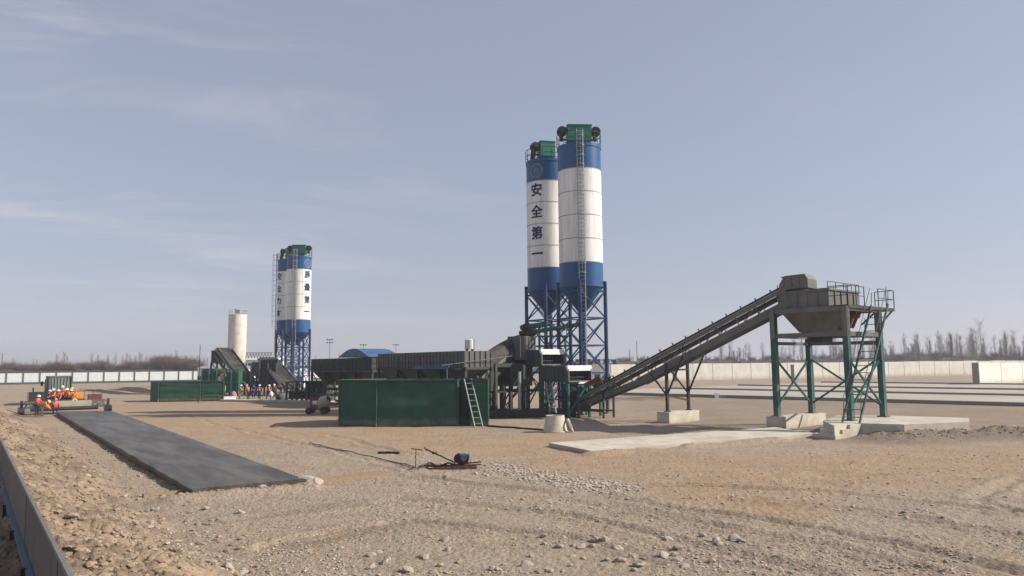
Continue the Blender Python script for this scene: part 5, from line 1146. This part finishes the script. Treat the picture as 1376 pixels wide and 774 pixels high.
# dump truck
tx = P2(82, 82); t = thing('dump_truck', 'grey green dump truck backed up behind the paving crew', 'truck', (tx, 82, 0), rz=math.atan2(U2.y, U2.x) - math.pi / 2); tx0 = tx; tx = 0.0; mb = MB(); z0, z1 = 1.25, H_(505.5, 82, 82)
w0, w1 = .88, 1.02
def sec(y, w_, z): return [V((tx - w_, y, z)), V((tx + w_, y, z))]
vs = sec(0, w0, z0) + sec(0, w1, z1) + sec(4.50, w0, z0) + sec(4.50, w1, z1); mb.add(vs, [(0, 1, 3, 2), (4, 5, 7, 6), (0, 2, 6, 4), (1, 3, 7, 5), (0, 1, 5, 4)])
for k in range(6): x = -.75 + .3 * k; mb.bar((tx + x * w0, -0.03, z0), (tx + x * w1, -0.03, z1), .07)
mb.bar((tx - w1 - .05, -0.03, z1), (tx + w1 + .05, -0.03, z1), .1, .12); o = obj('bed', mb, mat('bed_paint', (0.16, 0.20, 0.20), (0.11, 0.14, 0.14), 2, .6, dirt=DUST, dirt_amt=.5), t, False); sm = o.modifiers.new('s', 'SOLIDIFY'); sm.thickness = .05
for s in (-1, 1): mb = MB(); mb.bar((tx + s * (w1 + .03), 0, z0), (tx + s * (w1 + .05), 0, z1 + .02), .14); obj('bed_stake', mb, M['dsteel'], t, False)
mb = MB(); mb.box((tx, 5.80, 1.75), (1.9, 1.7, 1.9)); mb.box((tx, 5.90, 2.75), (1.7, 1.5, .15)); cb = obj('cab', mb, M['green'], t, False)
for s in (-1, 1): mb = MB(); mb.box((tx + s * 1.25, 6.30, 2.2), (.22, .1, .5)); mb.bar((tx + s * .95, 6.30, 2.3), (tx + s * 1.2, 6.30, 2.3), .04); obj('mirror', mb, M['black'], cb, False)
mb = MB(); mb.box((tx, 2.80, .85), (.9, 6.0, .3)); obj('chassis', mb, M['dsteel'], t, False)
for y in (0.90, 2.20, 5.80):
    for s in (-1, 1):
        mb = MB(); mb.tube((tx + s * .55, y, .5), (tx + s * .95, y, .5), .5, n=20); wv = obj('wheel', mb, M['black'], t, False, smooth=True); mb = MB(); mb.tube((tx + s * .94, y, .5), (tx + s * .97, y, .5), .26, n=14); obj('rim', mb, M['lsteel'], wv, False)

# ------------------------------------------------------------------ drum mixer, screed, cone, timber, hoses
mq = G(427, 556.5); t = thing('drum_mixer', 'small beige drum mixer on a red frame left of the large tank', 'mixer', (mq.x, mq.y, 0)); O = lambda x, y, z: V((mq.x + x, mq.y + .5 + y, z))
mb = MB()
for y in (-.4, .4): mb.bar(O(-.95, y, .4), O(.75, y, .4), .09); mb.bar(O(-.2, y, .4), O(.1, y, 1.0), .08); mb.bar(O(.6, y, .4), O(.3, y, 1.0), .08)
for x in (-.9, -.2, .7): mb.bar(O(x, -.4, .4), O(x, .4, .4), .08)
mb.bar(O(-.95, 0, .4), O(-1.1, 0, .1), .08); obj('frame', mb, M['rust'], t)
mb = MB(); tmp = MB(); tmp.lathe([(.12, -.62), (.42, -.5), (.55, -.2), (.55, .15), (.40, .5), (.26, .68), (.24, .68), (.36, .45)], (0, 0, 0), 22); q = V((.75, -.35, .55)).normalized().to_track_quat('Z', 'Y').to_matrix(); mb.add([O(.3, 0, .88) + q @ V(v) for v in tmp.v], tmp.f); obj('drum', mb, M['sunsheet'], t, smooth=True)
mb = MB(); mb.box(O(-.45, 0, .85), (.55, .6, .7)); obj('engine_cover', mb, M['valve'], t); mb = MB(); mb.box(O(-.3, -.33, .95), (.38, .05, .28)); obj('side_plate', mb, M['sheet'], t)
mb = MB(); mb.box(O(-.42, 0, 1.28), (.7, .75, .1)); obj('canopy', mb, M['maroon'], t)
for x in (-.75, .5):
    for y in (-.52, .52): mb = MB(); mb.tube(O(x, y - .07, .28), O(x, y + .07, .28), .28, n=18); w_ = obj('wheel', mb, M['black'], t, smooth=True); mb = MB(); mb.tube(O(x, y - .08, .28), O(x, y + .08, .28), .13, n=12); obj('rim', mb, M['rust'], w_)

sq = G(610, 629); t = thing('power_screed', 'rusty screed machine with dark engine and long handle on the gravel', 'screed', (sq.x, sq.y, 0)); g0 = tz(sq.x, sq.y); O = lambda px, z, dy=0: V((P2(px, sq.y + dy), sq.y + dy, g0 + z))
mb = MB()
for dy in (-.35, .35):
    mb.bar(O(563, .06, dy), O(640, .10, dy), .05, .08); mb.bar(O(606, .12, dy), O(646, .22, dy), .04, .05)
for px in (565, 576, 588, 600, 612, 626, 639): mb.bar(O(px, .08, -.35), O(px, .09, .35), .04, .05)
obj('frame', mb, M['rust'], t)
mb = MB(); mb.path([O(566, .16, -.2), O(578, .24, .1), O(590, .12, -.1), O(602, .22, .15), O(612, .18, -.1)], .035, 6); mb.path([O(570, .12, .2), O(584, .20, -.2), O(598, .14, .2), O(607, .1, 0)], .03, 6); obj('cable', mb, M['dgreen'], t)
hz = lambda py: (628 - py) * sq.y / 1000
mb = MB(); mb.tube(O(612, hz(620)), O(573, hz(602)), .028, n=8); mb.tube(O(573, hz(602), -.35), O(571, hz(601), .35), .026, n=8); mb.tube(O(582, hz(606), -.2), O(586, hz(608), .2), .05, n=8); obj('handle', mb, M['black'], t)
mb = MB(); mb.tube(O(559, 0), O(559.5, hz(603)), .016, n=7); mb.tube(O(553, hz(601)), O(568, hz(603)), .02, n=7); obj('stand', mb, M['dsteel'], t)
mb = MB(); c_ = O(620, hz(614)); mb.tube(c_ + V((-.12, -.2, 0)), c_ + V((-.12, .22, 0)), .17, n=18); mb.box(c_ + V((.08, 0, -.02)), (.36, .42, .26)); mb.tube(c_ + V((0, 0, -.1)), c_ + V((0, 0, -.32)), .1); e_ = obj('engine', mb, M['black'], t, smooth=True)
mb = MB(); mb.tube(c_ + V((.10, -.24, .03)), c_ + V((.10, -.2, .03)), .12, n=18); mb.box(c_ + V((.24, 0, .06)), (.14, .3, .2)); obj('engine_cover', mb, M['railblue'], e_, smooth=True)
mb = MB(); mb.box(c_ + V((.06, 0, .17)), (.26, .3, .08)); obj('tank_lid', mb, M['lsteel'], e_)

wq = G(747, 582); mb = MB(); mb.lathe([(.76, -.05), (.76, .06), (.70, .12), (.56, .80), (.55, .98), (.46, .98), (.46, .85), (.6, .2)], (wq.x, wq.y + .6, 0), 40); o = obj('manhole_cone', mb, M['concrete'], smooth=True); tag(o, 'grey concrete manhole cone standing near the pale strip', 'manhole cone')
dc = V((wq.x + .86, wq.y + .45, .40)); ax = V((.93, -.15, .35)).normalized(); qm = ax.to_track_quat('Z', 'Y').to_matrix(); tmp = MB(); tmp.lathe([(.42, -.05), (.42, .05), (.27, .05), (.27, -.05), (.42, -.05)], (0, 0, 0), 30); mb = MB(); mb.add([dc + qm @ V(v) for v in tmp.v], tmp.f); o = obj('concrete_ring', mb, M['concrete'], smooth=True); tag(o, 'thin ring leaning on the right of the manhole cone', 'ring')

def plank(label, a, b, w, h, m_='wood', name='timber_plank', lift=0.0):
    a, b = V(a), V(b); mb = MB(); n = 8; d = (b - a).normalized(); s = V((-d.y, d.x, 0)); vs = []
    for i in range(n + 1):
        p = a.lerp(b, i / n); g_ = tz(p.x, p.y) + lift; wob = .008 * math.sin(i * 2.1); vs += [p - s * w / 2 + V((0, 0, g_)), p + s * w / 2 + V((0, 0, g_)), p + s * w / 2 + V((0, 0, g_ + h + wob)), p - s * w / 2 + V((0, 0, g_ + h + wob))]
    fs = [(0, 1, 2, 3), tuple(range(4 * n, 4 * n + 4))]
    for i in range(n):
        for k in range(4): fs.append((4 * i + k, 4 * i + (k + 1) % 4, 4 * i + 4 + (k + 1) % 4, 4 * i + 4 + k))
    mb.add(vs, fs); o = obj(name, mb, M[m_]); return tag(o, label, 'plank' if name == 'timber_plank' else 'pole')
plank('weathered plank lying left of the near end of the fresh concrete', G(192, 669), G(262, 661), .2, .09)
plank('form board along the near end of the fresh concrete', G(256, 662.5), G(408, 650), .07, .20)
plank('long pale plank lying right of the near end of the fresh concrete', G(430, 651), G(524, 639.5), .28, .12)
plank('thin second plank just behind the long pale plank', G(428, 645), G(520, 635.5), .1, .08)
plank('dark stick lying on the earth before the large green tank', G(508, 609), G(537, 610), .08, .09, 'black')
plank('black pole lying between the green tank and the manhole cone', G(655, 573), G(732, 579), .12, .10, 'black', 'lying_pole')
def hose(label, pix, r, m_):
    pts = []
    for a, b in zip(pix[:-1], pix[1:]):
        for k in range(6): q = (k / 6); pts.append(G(a[0] + (b[0] - a[0]) * q, a[1] + (b[1] - a[1]) * q))
    pts = [V((p.x, p.y, tz(p.x, p.y) + r + .01)) for p in pts]; mb = MB(); mb.path(pts, r, 6); o = obj('hose', mb, M[m_]); tag(o, label, 'hose')
hose('thin dark cable curving over the earth to the screed machine', [(416, 596), (455, 604), (500, 615), (540, 624), (560, 630)], .018, 'black')
mb = MB(); q = V((P2(961, 84.5), 84.5, 0)); mb.prism([(q.x - .2, q.y - .2), (q.x + .2, q.y - .2), (q.x + .2, q.y + .2), (q.x - .2, q.y + .2)], -.05, .5); mb.box((q.x, q.y, .53), (.34, .34, .08)); o = obj('marker_block', mb, M['sheet']); tag(o, 'small white block on the ground right of the conveyor legs', 'block')

# ------------------------------------------------------------------ stones
def stone_mesh(seed, sub=1):
    bm = bmesh.new(); bmesh.ops.create_icosphere(bm, subdivisions=sub, radius=1)
    for v in bm.verts:
        n_ = mnoise.noise(v.co * 1.1 + V((seed * 7.7, 0, 0))); v.co *= 1 + .45 * n_; v.co.z *= .68; v.co.x *= 1.15
    me_ = bpy.data.meshes.new('stone'); bm.to_mesh(me_); bm.free(); return me_
sm_ = [stone_mesh(k, 2) for k in range(5)]
for m_ in sm_: m_.materials.append(M['stone'])
rs = random.Random(9); big = []
for k in range(64): big.append((rs.uniform(450, 1020), rs.triangular(715, 774, 764), rs.uniform(.05, .115)))
for k in range(26): big.append((rs.uniform(90, 330), rs.uniform(640, 772), rs.uniform(.05, .12)))
lab = 'pale fist sized stone lying loose on the gravel in the foreground'
for px, py, r in big:
    p = G(px, py); o = link('stone', sm_[rs.randrange(5)]); z = tz(p.x, p.y)
    o.location = (p.x, p.y, z + r * .25); o.scale = (r * rs.uniform(.8, 1.3), r, r * rs.uniform(.7, 1)); o.rotation_euler = (rs.uniform(-.4, .4), rs.uniform(-.4, .4), rs.uniform(0, 6.28)); tag(o, lab, 'stone', 'loose stones in the foreground')
for i, (px, py, r, lb) in enumerate(((414, 652, .30, 'largest rock, at the right corner of the fresh concrete'), (424, 655, .20, 'smaller pale rock touching the largest rock by the fresh concrete'), (349, 660, .16, 'pale rock before the near edge of the fresh concrete'))):
    p = G(px, py); o = link('rock', sm_[i]); o.location = (p.x, p.y, tz(p.x, p.y) + r * .35); o.scale = (r * 1.3, r, r); o.rotation_euler = (0, 0, i * 1.3); tag(o, lb, 'rock')
# gravel: thousands of chips nobody could count
base = [stone_mesh(30 + k, 1) for k in range(6)]; bv = [np.array([v.co[:] for v in m_.vertices]) for m_ in base]; bf = [[tuple(p.vertices) for p in m_.polygons] for m_ in base]
def gravel(name, label, samples, mt):
    V_, F_ = [], []; n0 = 0; xs = np.array([s_[0] for s_ in samples]); ys = np.array([s_[1] for s_ in samples]); zs = terrain(xs, ys)
    for (x, y, r), z in zip(samples, zs):
        k = rs.randrange(6); a = rs.uniform(0, 6.28); c_, s_ = math.cos(a), math.sin(a); b = bv[k] * (r * rs.uniform(.8, 1.3), r, r * rs.uniform(.6, 1)); q = np.column_stack([b[:, 0] * c_ - b[:, 1] * s_ + x, b[:, 0] * s_ + b[:, 1] * c_ + y, b[:, 2] + z + r * .2]); V_.append(q); F_ += [tuple(n0 + i for i in f) for f in bf[k]]; n0 += len(q)
    me_ = bpy.data.meshes.new(name); me_.from_pydata(np.vstack(V_).tolist(), [], F_); me_.materials.append(mt); o = link(name, me_); tag(o, label, kind='stuff')
S = []
for k in range(5200):
    px = rs.uniform(150, 1376); py = rs.triangular(690, 776, 770); p = G(px, py)
    if vn(np.array([p.x * .5]), np.array([p.y * .5]), 3)[0] > .36: S.append((p.x, p.y, .012 + .03 * rs.random() ** 2.5))
for k in range(900):
    q = rs.random(); px = 650 + 190 * q + rs.gauss(0, 14); py = 627 + 30 * q + rs.gauss(0, 4.5); p = G(px, py); S.append((p.x, p.y, .03 + .05 * rs.random() ** 2))
for k in range(1200):
    px = rs.uniform(500, 1376); py = rs.uniform(600, 700); p = G(px, py)
    if vn(np.array([p.x * .3]), np.array([p.y * .3]), 5)[0] > .55: S.append((p.x, p.y, .02 + .04 * rs.random() ** 2))
gravel('gravel', 'loose pale gravel strewn over the foreground', S, M['stone'])
S = []
for k in range(7500):
    q = 2 + 53 * rs.random() ** 1.5; u = abs(rs.gauss(0, 1.9)); p = p0 + FD * (9 - 4 + q) + FN * (.2 + u); S.append((p.x, p.y, .015 + .075 * rs.random() ** 3))
for k in range(900):
    q = rs.random(); i = 0 if q < .5 else 1; a, b = HEAP[i], HEAP[i + 1]; f_ = rs.random(); S.append((a[0] + (b[0] - a[0]) * f_ + rs.gauss(0, .9), a[1] + (b[1] - a[1]) * f_ + rs.gauss(0, .7), .02 + .05 * rs.random() ** 2))
for k in range(900):
    q = rs.random(); e_ = rs.random(); p = SLABL[0].lerp(SLABL[3], q) - V2 * abs(rs.gauss(0, .16)); S.append((p.x, p.y, .02 + .05 * rs.random() ** 2))
    if k % 2 == 0: p = SLABL[1].lerp(SLABL[2], q) + V2 * abs(rs.gauss(0, .2)); S.append((p.x, p.y, .015 + .035 * rs.random() ** 2))
    if k % 3 == 0: p = SLABL[0].lerp(SLABL[1], q) - U2 * abs(rs.gauss(0, .2)); S.append((p.x, p.y, .015 + .04 * rs.random() ** 2))
gravel('soil_clods', 'brown clods and pebbles on the thrown up soil', S, M['stone2'])

# ------------------------------------------------------------------ haze
Hm = bpy.data.materials.new('haze'); Hm.use_nodes = True; t = Hm.node_tree; t.nodes.clear(); ou = N(t, 'ShaderNodeOutputMaterial'); pvn = N(t, 'ShaderNodeVolumePrincipled'); pvn.inputs['Color'].default_value = (0.80, 0.82, 0.92, 1); pvn.inputs['Density'].default_value = 0.0006; pvn.inputs['Anisotropy'].default_value = 0.2; t.links.new(pvn.outputs[0], ou.inputs['Volume'])
mb = MB(); mb.box((0, 0, 14), (3100, 3100, 32)); o = obj('haze', mb, Hm); tag(o, 'thin dusty haze over the site', kind='stuff')
